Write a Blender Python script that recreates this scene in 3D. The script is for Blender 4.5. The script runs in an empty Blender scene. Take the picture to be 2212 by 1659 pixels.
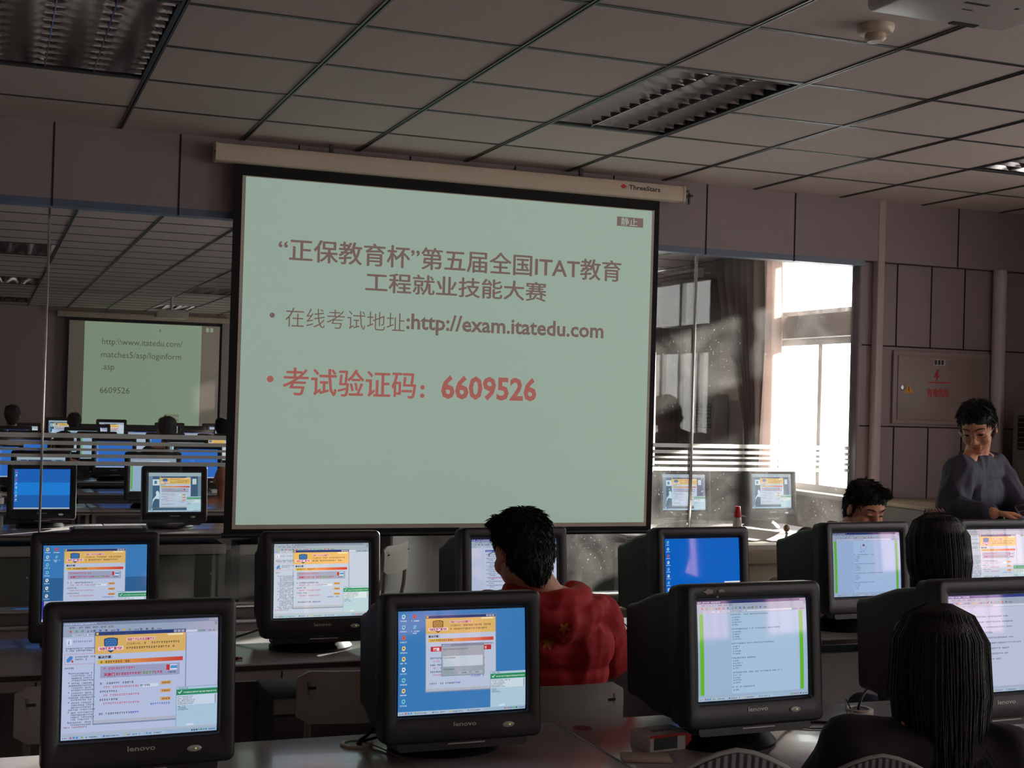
import bpy, bmesh, math, random
from mathutils import Vector, Matrix, Euler, noise
random.seed(7)
PI = math.pi
SC = bpy.context.scene
COL = SC.collection

def L(r, g, b):
    """sRGB 0-255 to linear"""
    o = []
    for c in (r, g, b):
        c /= 255.0
        o.append(c / 12.92 if c <= 0.04045 else ((c + 0.055) / 1.055) ** 2.4)
    return tuple(o)

# ------------------------------------------------------------------ camera, sky, sun, exposure
CH = 1.62                       # camera height
YAW, PITCH, ROLL, FPX = 0.37028619, 0.01168522, 0.02860342, 2924.43
cam_d = bpy.data.cameras.new('camera')
cam = bpy.data.objects.new('camera', cam_d)
COL.objects.link(cam)
SC.camera = cam
cam_d.sensor_width = 36.0
cam_d.lens = 36.0 * FPX / 2212.0
cam_d.clip_start = 0.05
cam_d.clip_end = 200
_f = Vector((math.sin(YAW) * math.cos(PITCH), math.cos(YAW) * math.cos(PITCH), math.sin(PITCH)))
_r = Vector((math.cos(YAW), -math.sin(YAW), 0))
_u = _r.cross(_f)
_r2 = _r * math.cos(ROLL) + _u * math.sin(ROLL)
_u2 = -_r * math.sin(ROLL) + _u * math.cos(ROLL)
cam.matrix_world = Matrix(((_r2.x, _u2.x, -_f.x, 0), (_r2.y, _u2.y, -_f.y, 0), (_r2.z, _u2.z, -_f.z, CH), (0, 0, 0, 1)))

world = bpy.data.worlds.new('overcast_sky')
SC.world = world
world.use_nodes = True
wn = world.node_tree
wn.nodes.clear()
wo = wn.nodes.new('ShaderNodeOutputWorld')
wb = wn.nodes.new('ShaderNodeBackground')
wb.inputs['Color'].default_value = (1.0, 0.97, 0.95, 1)
wb.inputs['Strength'].default_value = 7.5
wn.links.new(wb.outputs[0], wo.inputs[0])

SUN_AZ, SUN_EL = math.radians(52), math.radians(14.5)
sl = bpy.data.lights.new('sun', 'SUN')
sl.energy = 34.0
sl.angle = math.radians(1.2)
sl.color = (1.0, 0.93, 0.84)
sun = bpy.data.objects.new('sun', sl)
COL.objects.link(sun)
_sd = Vector((math.sin(SUN_AZ) * math.cos(SUN_EL), math.cos(SUN_AZ) * math.cos(SUN_EL), math.sin(SUN_EL)))
sun.rotation_euler = _sd.to_track_quat('Z', 'Y').to_euler()
sun.location = _sd * 30

SC.view_settings.view_transform = 'Standard'
SC.view_settings.look = 'None'
SC.view_settings.exposure = 0.0
SC.view_settings.gamma = 1.0
SC.view_settings.use_curve_mapping = False
SC.cycles.max_bounces = 8
SC.cycles.diffuse_bounces = 4
SC.cycles.glossy_bounces = 4
SC.cycles.transmission_bounces = 6
SC.cycles.transparent_max_bounces = 16
SC.cycles.sample_clamp_indirect = 4.0
SC.cycles.use_denoising = True

def portal(loc, rot, sx, sy):
    d = bpy.data.lights.new('window_portal', 'AREA')
    d.shape = 'RECTANGLE'; d.size = sx; d.size_y = sy
    d.cycles.is_portal = True
    o = bpy.data.objects.new('window_portal', d)
    o.location = loc; o.rotation_euler = rot
    COL.objects.link(o)
XN = 6.05      # right wall of next room
XR = 6.32      # right wall of this room
WIN_N = [(7.35, 9.76), (11.6, 13.4), (19.6, 21.0)]      # window spans in y, next room
WIN_R = [(-6.2, -4.2), (-3.0, -1.2), (1.2, 2.8), (4.3, 5.1)]                    # this room
for a, b in WIN_N:
    portal((XN + .1, (a + b) / 2, 1.9), (0, PI / 2, 0), 1.95, b - a)
for a, b in WIN_R:
    portal((XR + .1, (a + b) / 2, 1.9), (0, PI / 2, 0), 1.95, b - a)

# ------------------------------------------------------------------ materials
MATS = {}
def mat(name, col, rough=0.5, metal=0.0, spec=0.5, var=0.05, vscale=12.0, bump=0.0, bscale=200.0, coat=0.0, emis=None, estr=1.0, sheen=0.0):
    if name in MATS:
        return MATS[name]
    m = bpy.data.materials.new(name)
    m.use_nodes = True
    nt = m.node_tree
    p = nt.nodes['Principled BSDF']
    p.inputs['Roughness'].default_value = rough
    p.inputs['Metallic'].default_value = metal
    p.inputs['Specular IOR Level'].default_value = spec
    p.inputs['Coat Weight'].default_value = coat
    p.inputs['Sheen Weight'].default_value = sheen
    tc = nt.nodes.new('ShaderNodeTexCoord')
    if var > 0:
        nz = nt.nodes.new('ShaderNodeTexNoise')
        nz.inputs['Scale'].default_value = vscale
        nz.inputs['Detail'].default_value = 3
        nt.links.new(tc.outputs['Object'], nz.inputs['Vector'])
        cr = nt.nodes.new('ShaderNodeValToRGB')
        cr.color_ramp.elements[0].position = 0.3
        cr.color_ramp.elements[1].position = 0.7
        cr.color_ramp.elements[0].color = tuple(c * (1 - var) for c in col) + (1,)
        cr.color_ramp.elements[1].color = tuple(min(1, c * (1 + var)) for c in col) + (1,)
        nt.links.new(nz.outputs['Fac'], cr.inputs['Fac'])
        nt.links.new(cr.outputs['Color'], p.inputs['Base Color'])
    else:
        p.inputs['Base Color'].default_value = tuple(col) + (1,)
    if bump > 0:
        n2 = nt.nodes.new('ShaderNodeTexNoise')
        n2.inputs['Scale'].default_value = bscale
        n2.inputs['Detail'].default_value = 2
        nt.links.new(tc.outputs['Object'], n2.inputs['Vector'])
        b = nt.nodes.new('ShaderNodeBump')
        b.inputs['Strength'].default_value = bump
        b.inputs['Distance'].default_value = 0.01
        nt.links.new(n2.outputs['Fac'], b.inputs['Height'])
        nt.links.new(b.outputs['Normal'], p.inputs['Normal'])
    if emis:
        p.inputs['Emission Color'].default_value = tuple(emis) + (1,)
        p.inputs['Emission Strength'].default_value = estr
    MATS[name] = m
    return m

def translucent_mat(name, col, tcol, fac=0.5, pattern=None):
    m = bpy.data.materials.new(name); m.use_nodes = True
    nt = m.node_tree; nt.nodes.clear()
    out = nt.nodes.new('ShaderNodeOutputMaterial')
    d = nt.nodes.new('ShaderNodeBsdfDiffuse'); t = nt.nodes.new('ShaderNodeBsdfTranslucent')
    mx = nt.nodes.new('ShaderNodeMixShader'); mx.inputs[0].default_value = fac
    d.inputs['Color'].default_value = col + (1,); t.inputs['Color'].default_value = tcol + (1,)
    if pattern:
        tc = nt.nodes.new('ShaderNodeTexCoord')
        nz = nt.nodes.new('ShaderNodeTexNoise'); nz.inputs['Scale'].default_value = 9
        nt.links.new(tc.outputs['Object'], nz.inputs['Vector'])
        cr = nt.nodes.new('ShaderNodeValToRGB')
        cr.color_ramp.elements[0].position = .56; cr.color_ramp.elements[1].position = .64
        cr.color_ramp.elements[0].color = tcol + (1,); cr.color_ramp.elements[1].color = pattern + (1,)
        nt.links.new(nz.outputs['Fac'], cr.inputs['Fac']); nt.links.new(cr.outputs[0], t.inputs['Color'])
    nt.links.new(d.outputs[0], mx.inputs[1]); nt.links.new(t.outputs[0], mx.inputs[2]); nt.links.new(mx.outputs[0], out.inputs[0])
    MATS[name] = m
    return m

def glass_mat(name, dust=0.03, tint=(0.93, 0.96, 0.95)):
    m = bpy.data.materials.new(name); m.use_nodes = True
    nt = m.node_tree; nt.nodes.clear(); N = nt.nodes.new
    out = N('ShaderNodeOutputMaterial'); tr = N('ShaderNodeBsdfTransparent'); tr.inputs[0].default_value = tint + (1,)
    gl = N('ShaderNodeBsdfGlossy'); gl.inputs['Roughness'].default_value = 0.01
    gl.inputs['Color'].default_value = (1, 1, 1, 1)
    fr = N('ShaderNodeFresnel'); ge = N('ShaderNodeNewGeometry'); ir = N('ShaderNodeMapRange')   # same reflectance from both faces of the pane
    ir.inputs[3].default_value = 1.35; ir.inputs[4].default_value = 1 / 1.35
    nt.links.new(ge.outputs['Backfacing'], ir.inputs[0]); nt.links.new(ir.outputs[0], fr.inputs['IOR'])
    m1 = N('ShaderNodeMixShader')
    nt.links.new(fr.outputs[0], m1.inputs[0]); nt.links.new(tr.outputs[0], m1.inputs[1]); nt.links.new(gl.outputs[0], m1.inputs[2])
    if dust > 0:
        df = N('ShaderNodeBsdfTranslucent'); df.inputs[0].default_value = (.85, .82, .8, 1)
        tc = N('ShaderNodeTexCoord')
        n1 = N('ShaderNodeTexNoise'); n1.inputs['Scale'].default_value = 2.5; n1.inputs['Detail'].default_value = 4; n1.inputs['Distortion'].default_value = 1.5
        n2 = N('ShaderNodeTexNoise'); n2.inputs['Scale'].default_value = 90; n2.inputs['Detail'].default_value = 1
        nt.links.new(tc.outputs['Object'], n1.inputs['Vector']); nt.links.new(tc.outputs['Object'], n2.inputs['Vector'])
        r1 = N('ShaderNodeMapRange'); r1.inputs[1].default_value = .4; r1.inputs[2].default_value = .75; r1.inputs[3].default_value = dust * .35; r1.inputs[4].default_value = dust * 1.6
        r2 = N('ShaderNodeMapRange'); r2.inputs[1].default_value = .73; r2.inputs[2].default_value = .78; r2.inputs[3].default_value = 0; r2.inputs[4].default_value = .12
        nt.links.new(n1.outputs[0], r1.inputs[0]); nt.links.new(n2.outputs[0], r2.inputs[0])
        ad = N('ShaderNodeMath'); ad.operation = 'ADD'
        nt.links.new(r1.outputs[0], ad.inputs[0]); nt.links.new(r2.outputs[0], ad.inputs[1])
        m2 = N('ShaderNodeMixShader')
        nt.links.new(ad.outputs[0], m2.inputs[0]); nt.links.new(m1.outputs[0], m2.inputs[1]); nt.links.new(df.outputs[0], m2.inputs[2])
        nt.links.new(m2.outputs[0], out.inputs[0])
    else:
        nt.links.new(m1.outputs[0], out.inputs[0])
    MATS[name] = m
    return m

def attr_mat(name, rough=0.06, emit=1.0, base=0.02, spec=0.5):
    """screen face: colour attribute 'Col' is the picture it shows"""
    m = bpy.data.materials.new(name); m.use_nodes = True
    nt = m.node_tree; p = nt.nodes['Principled BSDF']
    a = nt.nodes.new('ShaderNodeVertexColor'); a.layer_name = 'Col'
    nt.links.new(a.outputs['Color'], p.inputs['Emission Color'])
    p.inputs['Emission Strength'].default_value = emit
    p.inputs['Base Color'].default_value = (base, base, base, 1)
    p.inputs['Roughness'].default_value = rough
    p.inputs['Specular IOR Level'].default_value = spec
    p.inputs['Specular Tint'].default_value = (1.0, .5, .62, 1)      # magenta anti-glare coating
    MATS[name] = m
    return m

M_WALL = mat('painted_panel', L(152, 136, 140), .55, var=.03, vscale=3)
M_WALLP = mat('wall_plaster', L(168, 156, 152), .8, var=.04, vscale=2)
M_GROOVE = mat('dark_groove', L(30, 22, 24), .8, var=0)
M_LIP = mat('blue_grey_lip', L(96, 108, 132), .35, var=.03)
M_CEIL = mat('ceiling_tile', L(212, 194, 188), .85, var=.02, vscale=1.5, bump=.15, bscale=300)
M_TBAR = mat('ceiling_tbar', (.09, .09, .092), .42, .8, var=.05)
M_FLOOR = mat('floor_tile', L(105, 100, 98), .35, var=.08, vscale=4)
M_CHROME = mat('bright_metal', (.78, .78, .76), .18, 1.0, var=.02)
M_ALU = mat('brushed_aluminium', (.55, .56, .58), .32, 1.0, var=.04)
M_BLACK = mat('black_plastic', L(18, 16, 19), .38, var=.04, bump=.1, bscale=900)
M_DGREY = mat('charcoal_plastic', L(52, 46, 48), .42, var=.04, bump=.08, bscale=900)
M_SILV = mat('silver_print', L(190, 186, 186), .35, .3, var=0)
M_DESK = mat('desk_laminate', L(178, 168, 170), .2, var=.04, vscale=40, coat=.15)
M_DESKEDGE = mat('desk_edge', L(60, 54, 54), .5)
M_DPANEL = mat('desk_panel', L(120, 112, 112), .5)
M_CHAIR = mat('chair_shell', L(158, 148, 140), .45, var=.05)
M_CHFR = mat('chair_frame', L(140, 132, 122), .4, .4)
M_WHITE = mat('white_paper', L(236, 232, 228), .8, var=.02)
M_PVC = mat('white_plastic', L(214, 206, 198), .35, var=.02)
M_BEIGE = mat('screen_case_cream', L(214, 196, 176), .45, var=.03)
M_BLKFAB = mat('black_screen_border', L(14, 12, 13), .8, var=.05)
M_RED = mat('red_plastic', L(214, 32, 34), .4, var=.03)
M_CABLE = mat('cable_rubber', L(22, 20, 21), .5, var=0)
M_GLASS = glass_mat('partition_glass', 0.02)
M_GLASSC = glass_mat('partition_glass_clean', 0.0)
M_CLEAR = glass_mat('clear_glass', 0.0, (.97, .98, .98))
M_SCR = attr_mat('display_face')
M_FABSCR = mat('projection_fabric', L(216, 204, 190), .8, var=.01)

# ------------------------------------------------------------------ mesh helpers
class MB:
    def __init__(s):
        s.v = []; s.f = []; s.m = []; s.sm = []; s.mats = []
    def mi(s, m):
        if m is None: return 0
        if m not in s.mats: s.mats.append(m)
        return s.mats.index(m)
    def add(s, vs, fs, m=None, sm=False, T=None):
        k = len(s.v); i = s.mi(m)
        for v in vs:
            v = Vector(v)
            s.v.append(T @ v if T else v)
        for f in fs:
            s.f.append([a + k for a in f]); s.m.append(i); s.sm.append(sm)
        return s
    def box(s, x0, y0, z0, x1, y1, z1, m=None, T=None):
        vs = [(x, y, z) for z in (z0, z1) for y in (y0, y1) for x in (x0, x1)]
        fs = [(0, 2, 3, 1), (4, 5, 7, 6), (0, 1, 5, 4), (2, 6, 7, 3), (0, 4, 6, 2), (1, 3, 7, 5)]
        return s.add(vs, fs, m, False, T)
    def rbox(s, x0, y0, z0, x1, y1, z1, r=.005, seg=2, m=None, T=None):
        bm = bmesh.new()
        bmesh.ops.create_cube(bm, size=1)
        for v in bm.verts:
            v.co = Vector(((x0 + x1) / 2 + v.co.x * (x1 - x0), (y0 + y1) / 2 + v.co.y * (y1 - y0), (z0 + z1) / 2 + v.co.z * (z1 - z0)))
        bmesh.ops.bevel(bm, geom=bm.edges[:], offset=r, segments=seg, affect='EDGES', profile=.5)
        bm.verts.index_update()
        s.add([v.co.copy() for v in bm.verts], [[v.index for v in f.verts] for f in bm.faces], m, seg > 1, T)
        bm.free()
        return s
    def tube(s, pts, r, n=8, m=None, caps=True, T=None):
        pts = [Vector(p) for p in pts]
        rs = r if isinstance(r, (list, tuple)) else [r] * len(pts)
        vs = []; fs = []
        up = None
        for i, p in enumerate(pts):
            d = (pts[min(i + 1, len(pts) - 1)] - pts[max(i - 1, 0)]).normalized()
            if up is None:
                up = d.orthogonal().normalized()
            up = (up - d * up.dot(d))
            up = up.normalized() if up.length > 1e-6 else d.orthogonal().normalized()
            w = d.cross(up)
            for k in range(n):
                a = 2 * PI * k / n
                vs.append(p + (up * math.cos(a) + w * math.sin(a)) * rs[i])
        for i in range(len(pts) - 1):
            for k in range(n):
                a = i * n + k; b = i * n + (k + 1) % n
                fs.append((a, b, b + n, a + n))
        if caps:
            fs.append(tuple(range(n))[::-1]); fs.append(tuple((len(pts) - 1) * n + k for k in range(n)))
        return s.add(vs, fs, m, True, T)
    def lathe(s, prof, n=24, c=(0, 0, 0), m=None, sx=1, sy=1, T=None):
        vs = []; fs = []
        for r, z in prof:
            for k in range(n):
                a = 2 * PI * k / n
                vs.append((c[0] + r * math.cos(a) * sx, c[1] + r * math.sin(a) * sy, c[2] + z))
        for i in range(len(prof) - 1):
            for k in range(n):
                a = i * n + k; b = i * n + (k + 1) % n
                fs.append((a, b, b + n, a + n))
        fs.append(tuple(range(n))[::-1]); fs.append(tuple((len(prof) - 1) * n + k for k in range(n)))
        return s.add(vs, fs, m, True, T)
    def loft(s, rings, m=None, caps=True, sm=True, T=None):
        n = len(rings[0]); vs = [p for r in rings for p in r]; fs = []
        for i in range(len(rings) - 1):
            for k in range(n):
                a = i * n + k; b = i * n + (k + 1) % n
                fs.append((a, b, b + n, a + n))
        if caps:
            fs.append(tuple(range(n))[::-1]); fs.append(tuple((len(rings) - 1) * n + k for k in range(n)))
        return s.add(vs, fs, m, sm, T)
    def prism(s, poly, axis, lo, hi, m=None, T=None):
        """poly in the two other axes (in xyz order)"""
        def P(a, b, c):
            return {'x': (c, a, b), 'y': (a, c, b), 'z': (a, b, c)}[axis]
        n = len(poly)
        vs = [P(a, b, lo) for a, b in poly] + [P(a, b, hi) for a, b in poly]
        fs = [tuple(range(n)), tuple(range(n, 2 * n))[::-1]] + [(i, i + n, (i + 1) % n + n, (i + 1) % n) for i in range(n)]
        return s.add(vs, fs, m, False, T)
    def sheet(s, fn, nu, nv, m=None, thick=0.0):
        vs = [fn(i / nu, j / nv) for j in range(nv + 1) for i in range(nu + 1)]
        fs = [(j * (nu + 1) + i, j * (nu + 1) + i + 1, (j + 1) * (nu + 1) + i + 1, (j + 1) * (nu + 1) + i) for j in range(nv) for i in range(nu)]
        return s.add(vs, fs, m, True)
    def build(s, name, m=None, parent=None, loc=None, rot=None, fix=True):
        me = bpy.data.meshes.new(name)
        me.from_pydata([tuple(v) for v in s.v], [], s.f)
        ms = s.mats if s.mats else [m]
        for x in ms: me.materials.append(x)
        me.polygons.foreach_set('material_index', s.m)
        me.polygons.foreach_set('use_smooth', s.sm)
        if fix:
            bm = bmesh.new(); bm.from_mesh(me)
            bmesh.ops.recalc_face_normals(bm, faces=bm.faces[:])
            bm.to_mesh(me); bm.free()
        me.update()
        if any(s.sm):
            try: me.set_sharp_from_angle(angle=math.radians(42))
            except Exception: pass
        o = bpy.data.objects.new(name, me)
        COL.objects.link(o)
        if parent: o.parent = parent
        if loc: o.location = loc
        if rot: o.rotation_euler = rot
        return o

def tag(o, label=None, cat=None, group=None, kind=None):
    if label: o['label'] = label
    if cat: o['category'] = cat
    if group: o['group'] = group
    if kind: o['kind'] = kind
    return o

def empty(name, loc=(0, 0, 0), rz=0.0):
    o = bpy.data.objects.new(name, None)
    o.empty_display_size = .1
    COL.objects.link(o); o.location = loc; o.rotation_euler = (0, 0, rz)
    return o

def copy_tree(o, parent=None):
    c = o.copy(); COL.objects.link(c)
    for k in ('label', 'group'):
        if parent is None and k in c: pass
    c.parent = parent
    for ch in list(o.children): copy_tree(ch, c)
    return c

def rrect(w, h, r, n=5, cx=0, cz=0, y=0):
    """rounded rectangle ring in the XZ plane"""
    out = []
    for sx, sz, a0 in ((1, 1, 0), (-1, 1, PI / 2), (-1, -1, PI), (1, -1, 1.5 * PI)):
        for k in range(n + 1):
            a = a0 + PI / 2 * k / n
            out.append((cx + sx * (w / 2 - r) + r * math.cos(a), y, cz + sz * (h / 2 - r) + r * math.sin(a)))
    return out

_TC = {}
def text_geo(body, bold=0.0, res=2):
    key = (body, bold, res)
    if key not in _TC:
        cu = bpy.data.curves.new('t', 'FONT'); cu.body = body; cu.size = 1; cu.resolution_u = res; cu.offset = bold
        o = bpy.data.objects.new('t', cu); COL.objects.link(o)
        dg = bpy.context.evaluated_depsgraph_get()
        me = bpy.data.meshes.new_from_object(o.evaluated_get(dg))
        vs = [(v.co.x, v.co.y) for v in me.vertices]; fs = [tuple(p.vertices) for p in me.polygons]
        COL.objects.unlink(o); bpy.data.objects.remove(o); bpy.data.curves.remove(cu); bpy.data.meshes.remove(me)
        _TC[key] = (vs, fs)
    return _TC[key]

def text_fit(mb, body, x0, x1, z0, z1, y, m, bold=0.0, res=2, axis='y', keep=False, fat=0.0):
    """flat lettering in a vertical plane facing -Y, fitted to a box"""
    vs, fs = text_geo(body, bold, res)
    ax = min(v[0] for v in vs); bx = max(v[0] for v in vs); ay = min(v[1] for v in vs); by = max(v[1] for v in vs)
    sx = (x1 - x0) / (bx - ax); sy = (z1 - z0) / (by - ay)
    if keep: sx = sy
    if fat:
        for dx, dz in ((-fat, 0), (fat, 0), (0, -fat * .6), (0, fat * .6)):
            mb.add([(x0 + (a - ax) * sx + dx, y - .00004 * (dx > 0), z0 + (b - ay) * sy + dz) for a, b in vs], fs, m)
    if axis == 'y':
        mb.add([(x0 + (a - ax) * sx, y, z0 + (b - ay) * sy) for a, b in vs], fs, m)
    elif axis == 'z':
        mb.add([(x0 + (a - ax) * sx, z0 + (b - ay) * sy, y) for a, b in vs], fs, m)
    return mb

# ------------------------------------------------------------------ the setting
YP = 7.0       # glass plane
YF = 6.9       # fascia face
CE = 2.9       # ceiling height
XL = -3.2      # left wall
YB = -7.0      # back wall
YE = 22.95     # far wall of next room
GX0 = 0.573; T = 0.6
def struct(mb, name, m=None, **k):
    o = mb.build(name, m, **k); o['kind'] = 'structure'; return o

mb = MB().box(XL - .3, YB - .3, -.2, XR + .5, YE + .3, 0)
struct(mb, 'floor', M_FLOOR)
# ceiling with openings where the light fittings sit
FIT_OUR = [(-1, 2), (3, 2), (7, 2), (3, 8), (-1, 8), (7, 8)]      # tile column, tile row (two tiles deep) from the partition
FIT_NEXT = [(-1, 8.85), (3, 8.85), (7, 8.85), (-1, 12.85), (3, 12.85), (7, 12.85), (-1, 16.95), (3, 16.95), (7, 16.95), (-1, 20.85), (3, 20.85), (7, 20.85)]
Y0C = 6.955
holes = []
for i, j in FIT_OUR:
    holes.append((GX0 + i * T, Y0C - (j + 2) * T, GX0 + (i + 1) * T, Y0C - j * T))
for i, y in FIT_NEXT:
    holes.append((GX0 + i * T, y, GX0 + (i + 1) * T, y + 2 * T))
def ceiling_mesh(y0, y1):
    xs = sorted(set([XL, XR + .02] + [round(h[k], 5) for h in holes for k in (0, 2)]))
    ys = sorted(set([y0, y1] + [round(h[k], 5) for h in holes for k in (1, 3) if y0 < h[k] < y1]))
    m = MB()
    for a, b in zip(xs, xs[1:]):
        for c, d in zip(ys, ys[1:]):
            mx, my = (a + b) / 2, (c + d) / 2
            if any(h[0] < mx < h[2] and h[1] < my < h[3] for h in holes): continue
            m.add([(a, c, CE), (b, c, CE), (b, d, CE), (a, d, CE)], [(0, 1, 2, 3)])
    return m
m = ceiling_mesh(YB, YE)
m.box(XL - .3, YB - .3, CE + .25, XR + .5, YE + .3, CE + .4)
struct(m, 'ceiling', M_CEIL)
class _TB(MB):
    def box(s, *a, **k):
        if len(a) < 7 and 'm' not in k: k['m'] = M_TBAR
        return MB.box(s, *a, **k)
def tbars2(y0, y1, xr, yref):
    m = _TB(); w = .012; h = .005
    i = -6
    while GX0 + i * T < xr:
        x = GX0 + i * T
        if x > XL:
            m.box(x - w, y0, CE - h, x - .003, y1, CE); m.box(x + .003, y0, CE - h, x + w, y1, CE)
            m.box(x - .003, y0, CE - .001, x + .003, y1, CE, M_GROOVE)
        i += 1
    ylist = [yref + k * T for k in range(-60, 60) if y0 + .02 < yref + k * T < y1 - .02]
    for y in ylist:
        i = -6
        while GX0 + i * T < xr:
            xa, xb = max(XL, GX0 + i * T + w), min(xr, GX0 + (i + 1) * T - w)
            cx = (xa + xb) / 2
            if xb > xa and not any(a[0] < cx < a[2] and a[1] + .02 < y < a[3] - .02 for a in holes):
                m.box(xa, y - w * .8, CE - h * .7, xb, y - .002, CE); m.box(xa, y + .002, CE - h * .7, xb, y + w * .8, CE)
            i += 1
    return m
struct(tbars2(YB, YF, XR, Y0C), 'trim_1')
struct(tbars2(YP + .1, YE, XN, 7.05), 'trim_2')

# partition: fascia above glass with panel joints and a blue-grey lip, low wall below, panelled wall at the right
def grooves_v(m, xs, z0, z1, y, w=.004, d=.003):
    for x in xs: m.box(x - w, y - d, z0, x + w, y + .01, z1, M_GROOVE)
def grooves_h(m, zs, x0, x1, y, w=.004, d=.003):
    for z in zs: m.box(x0, y - d, z - w, x1, y + .01, z + w, M_GROOVE)
m = MB()
m.box(XL, YF, 2.53, XR, YP + .1, CE, M_WALL)
m.box(XL, YF - .002, 2.495, 4.96, YP - .005, 2.53, M_LIP)
fx = [0.269 + .598 * k for k in range(-5, 11) if k != 8]
for x in fx:
    m.box(x - .004, YF - .003, 2.53, x + .004, YF + .01, CE - .001, M_GROOVE)
    if x < 4.9: m.box(x - .004, YF - .005, 2.493, x + .004, YF + .01, 2.53, M_GROOVE)
struct(m, 'wall_front')
m = MB()
m.box(XL, YF + .03, 0, 4.96, YP + .06, .44, M_WALL)
grooves_v(m, [0.269 + .598 * k for k in range(-5, 8)], 0.02, .43, YF + .03)
struct(m, 'wall_front_low')
m = MB()
m.rbox(XL, YF + .02, .44, 4.955, YP + .05, .465, .006, 2, M_ALU)
m.rbox(XL, YF + .05, .465, 4.955, YP + .03, .515, .004, 2, mat('rail_band', L(120, 112, 112), .4, .2))
m.rbox(XL, YF + .03, .515, 4.955, YP + .05, .54, .01, 3, M_CHROME)
struct(m, 'trim_3')
m = MB()
YW = 6.95
m.box(4.96, YW, 0, XR, YP + .02, 2.53, M_WALL)
m.box(4.955, YW - .006, 0.0, 4.965, YP + .02, 2.53, mat('reveal', L(120, 110, 112), .5))
gz = [2.53, 2.018, 1.522, 1.02, .52]
grooves_h(m, gz, 4.985, XR, YW)
for x in (5.237, 5.495, 5.752, 6.01): grooves_v(m, [x], 2.022, 2.526, YW)
for x in (5.237, 5.495, 5.752, 6.01):
    grooves_v(m, [x], 1.024, 1.518, YW); grooves_v(m, [x], .524, 1.016, YW); grooves_v(m, [x], .02, .516, YW)
grooves_v(m, [6.01], 1.526, 2.014, YW)
struct(m, 'wall_front_right')
tag(MB().rbox(5.053, YW - .055, 0, 5.103, YW, CE, .006, 2).build('cable_duct', mat('duct_white', L(196, 176, 176), .4, var=.02)),
    'slim pale vertical cable duct fixed from ceiling down the panelled wall', 'duct')
tag(MB().tube([(5.99, YW - .045, 0), (5.99, YW - .045, 2.53), ], .042, 24).build('wall_pipe', mat('pipe_white', L(205, 196, 200), .3, var=.02)),
    'round pale vertical pipe in the corner behind the standing man', 'pipe')
# glass sheets
jx = [XL, -2.13, -.934, .264, 1.46, 2.66, 3.853, 4.955]
GZ0, GZ1 = .54, 2.50
for k in range(7):
    g = MB().box(jx[k] + .002, YP - .004, GZ0, jx[k + 1] - .002, YP + .004, GZ1).build('window_%d' % (k + 1), M_GLASS if k >= 5 else M_GLASSC)
    g['kind'] = 'structure'
for k, x in enumerate(jx[1:-1]):
    struct(MB().rbox(x - .006, YP - .012, GZ0, x + .006, YP + .012, GZ1, .003, 2), 'trim_%d' % (k + 10), M_CHROME)
# frosted stripes on the glass
FROST = translucent_mat('frosted_film', L(200, 190, 186), L(245, 242, 238), .8)
for k in range(7):
    m = MB()
    for a, b in ((1.371, 1.394), (1.336, 1.355), (1.308, 1.320), (1.274, 1.291), (1.236, 1.256)):
        m.add([(jx[k] + .006, YP - .0055, a), (jx[k + 1] - .006, YP - .0055, a), (jx[k + 1] - .006, YP - .0055, b), (jx[k] + .006, YP - .0055, b)], [(0, 1, 2, 3)])
    o = struct(m, 'window_stripes_%d' % (k + 1), FROST)
# outer walls
m = MB().box(XL - .15, YB, 0, XL, YE, CE + .25); struct(m, 'wall_left', M_WALLP)
m = MB().box(XL - .15, YB - .15, 0, XR + .3, YB, CE + .25); struct(m, 'wall_back', M_WALLP)
m = MB().box(XL - .15, YE, 0, XR + .3, YE + .15, CE + .25)
struct(m, 'wall_far', mat('far_wall_paint', L(176, 158, 152), .8, var=.03, vscale=2))
def window_wall(x, y0, y1, wins, name, m_):
    """wall in the YZ plane with sill-height windows and transoms"""
    m = MB(); t = .24
    ys = [y0]
    for a, b in wins: ys += [a, b]
    ys.append(y1)
    for a, b in zip(ys[0::2], ys[1::2]): m.box(x, a, 0, x + t, b, CE + .25, m_)
    for a, b in wins:
        m.box(x, a, 0, x + t, b, .93, m_)
        m.box(x, a, 2.18, x + t, b, 2.36, m_)
        m.box(x, a, 2.88, x + t, b, CE + .25, m_)
        m.rbox(x - .03, a, .93, x + t, b, .965, .005, 2, mat('sill_stone', L(225, 220, 214), .3))
    return struct(m, name)
window_wall(XN, YP + .1, YE, WIN_N, 'wall_right_next', M_WALLP)
window_wall(XR, YB, YP + .1, WIN_R, 'wall_right', M_WALLP)
M_UPVC = mat('window_frame_white', L(220, 218, 216), .35, var=.02)
wk = 20
for x, wins in ((XN, WIN_N), (XR, WIN_R)):
    for a, b in wins:
        n = 4; m = MB(); xx = x + .12
        for z0, z1 in ((.965, 2.18), (2.36, 2.88)):
            m.box(xx, a, z0, xx + .05, b, z0 + .05, M_UPVC); m.box(xx, a, z1 - .05, xx + .05, b, z1, M_UPVC)
            for k in range(n + 1 if z0 < 2 else 3):
                q = n if z0 < 2 else 2
                y = a + (b - a - .05) * k / q
                m.box(xx + .001, y, z0 + .05, xx + .049, y + .05, z1 - .05, M_UPVC)
            m.box(xx + .02, a + .05, z0 + .05, xx + .024, b - .05, z1 - .05, M_CLEAR)
        o = struct(m, 'window_%d' % wk); wk += 1

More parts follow.
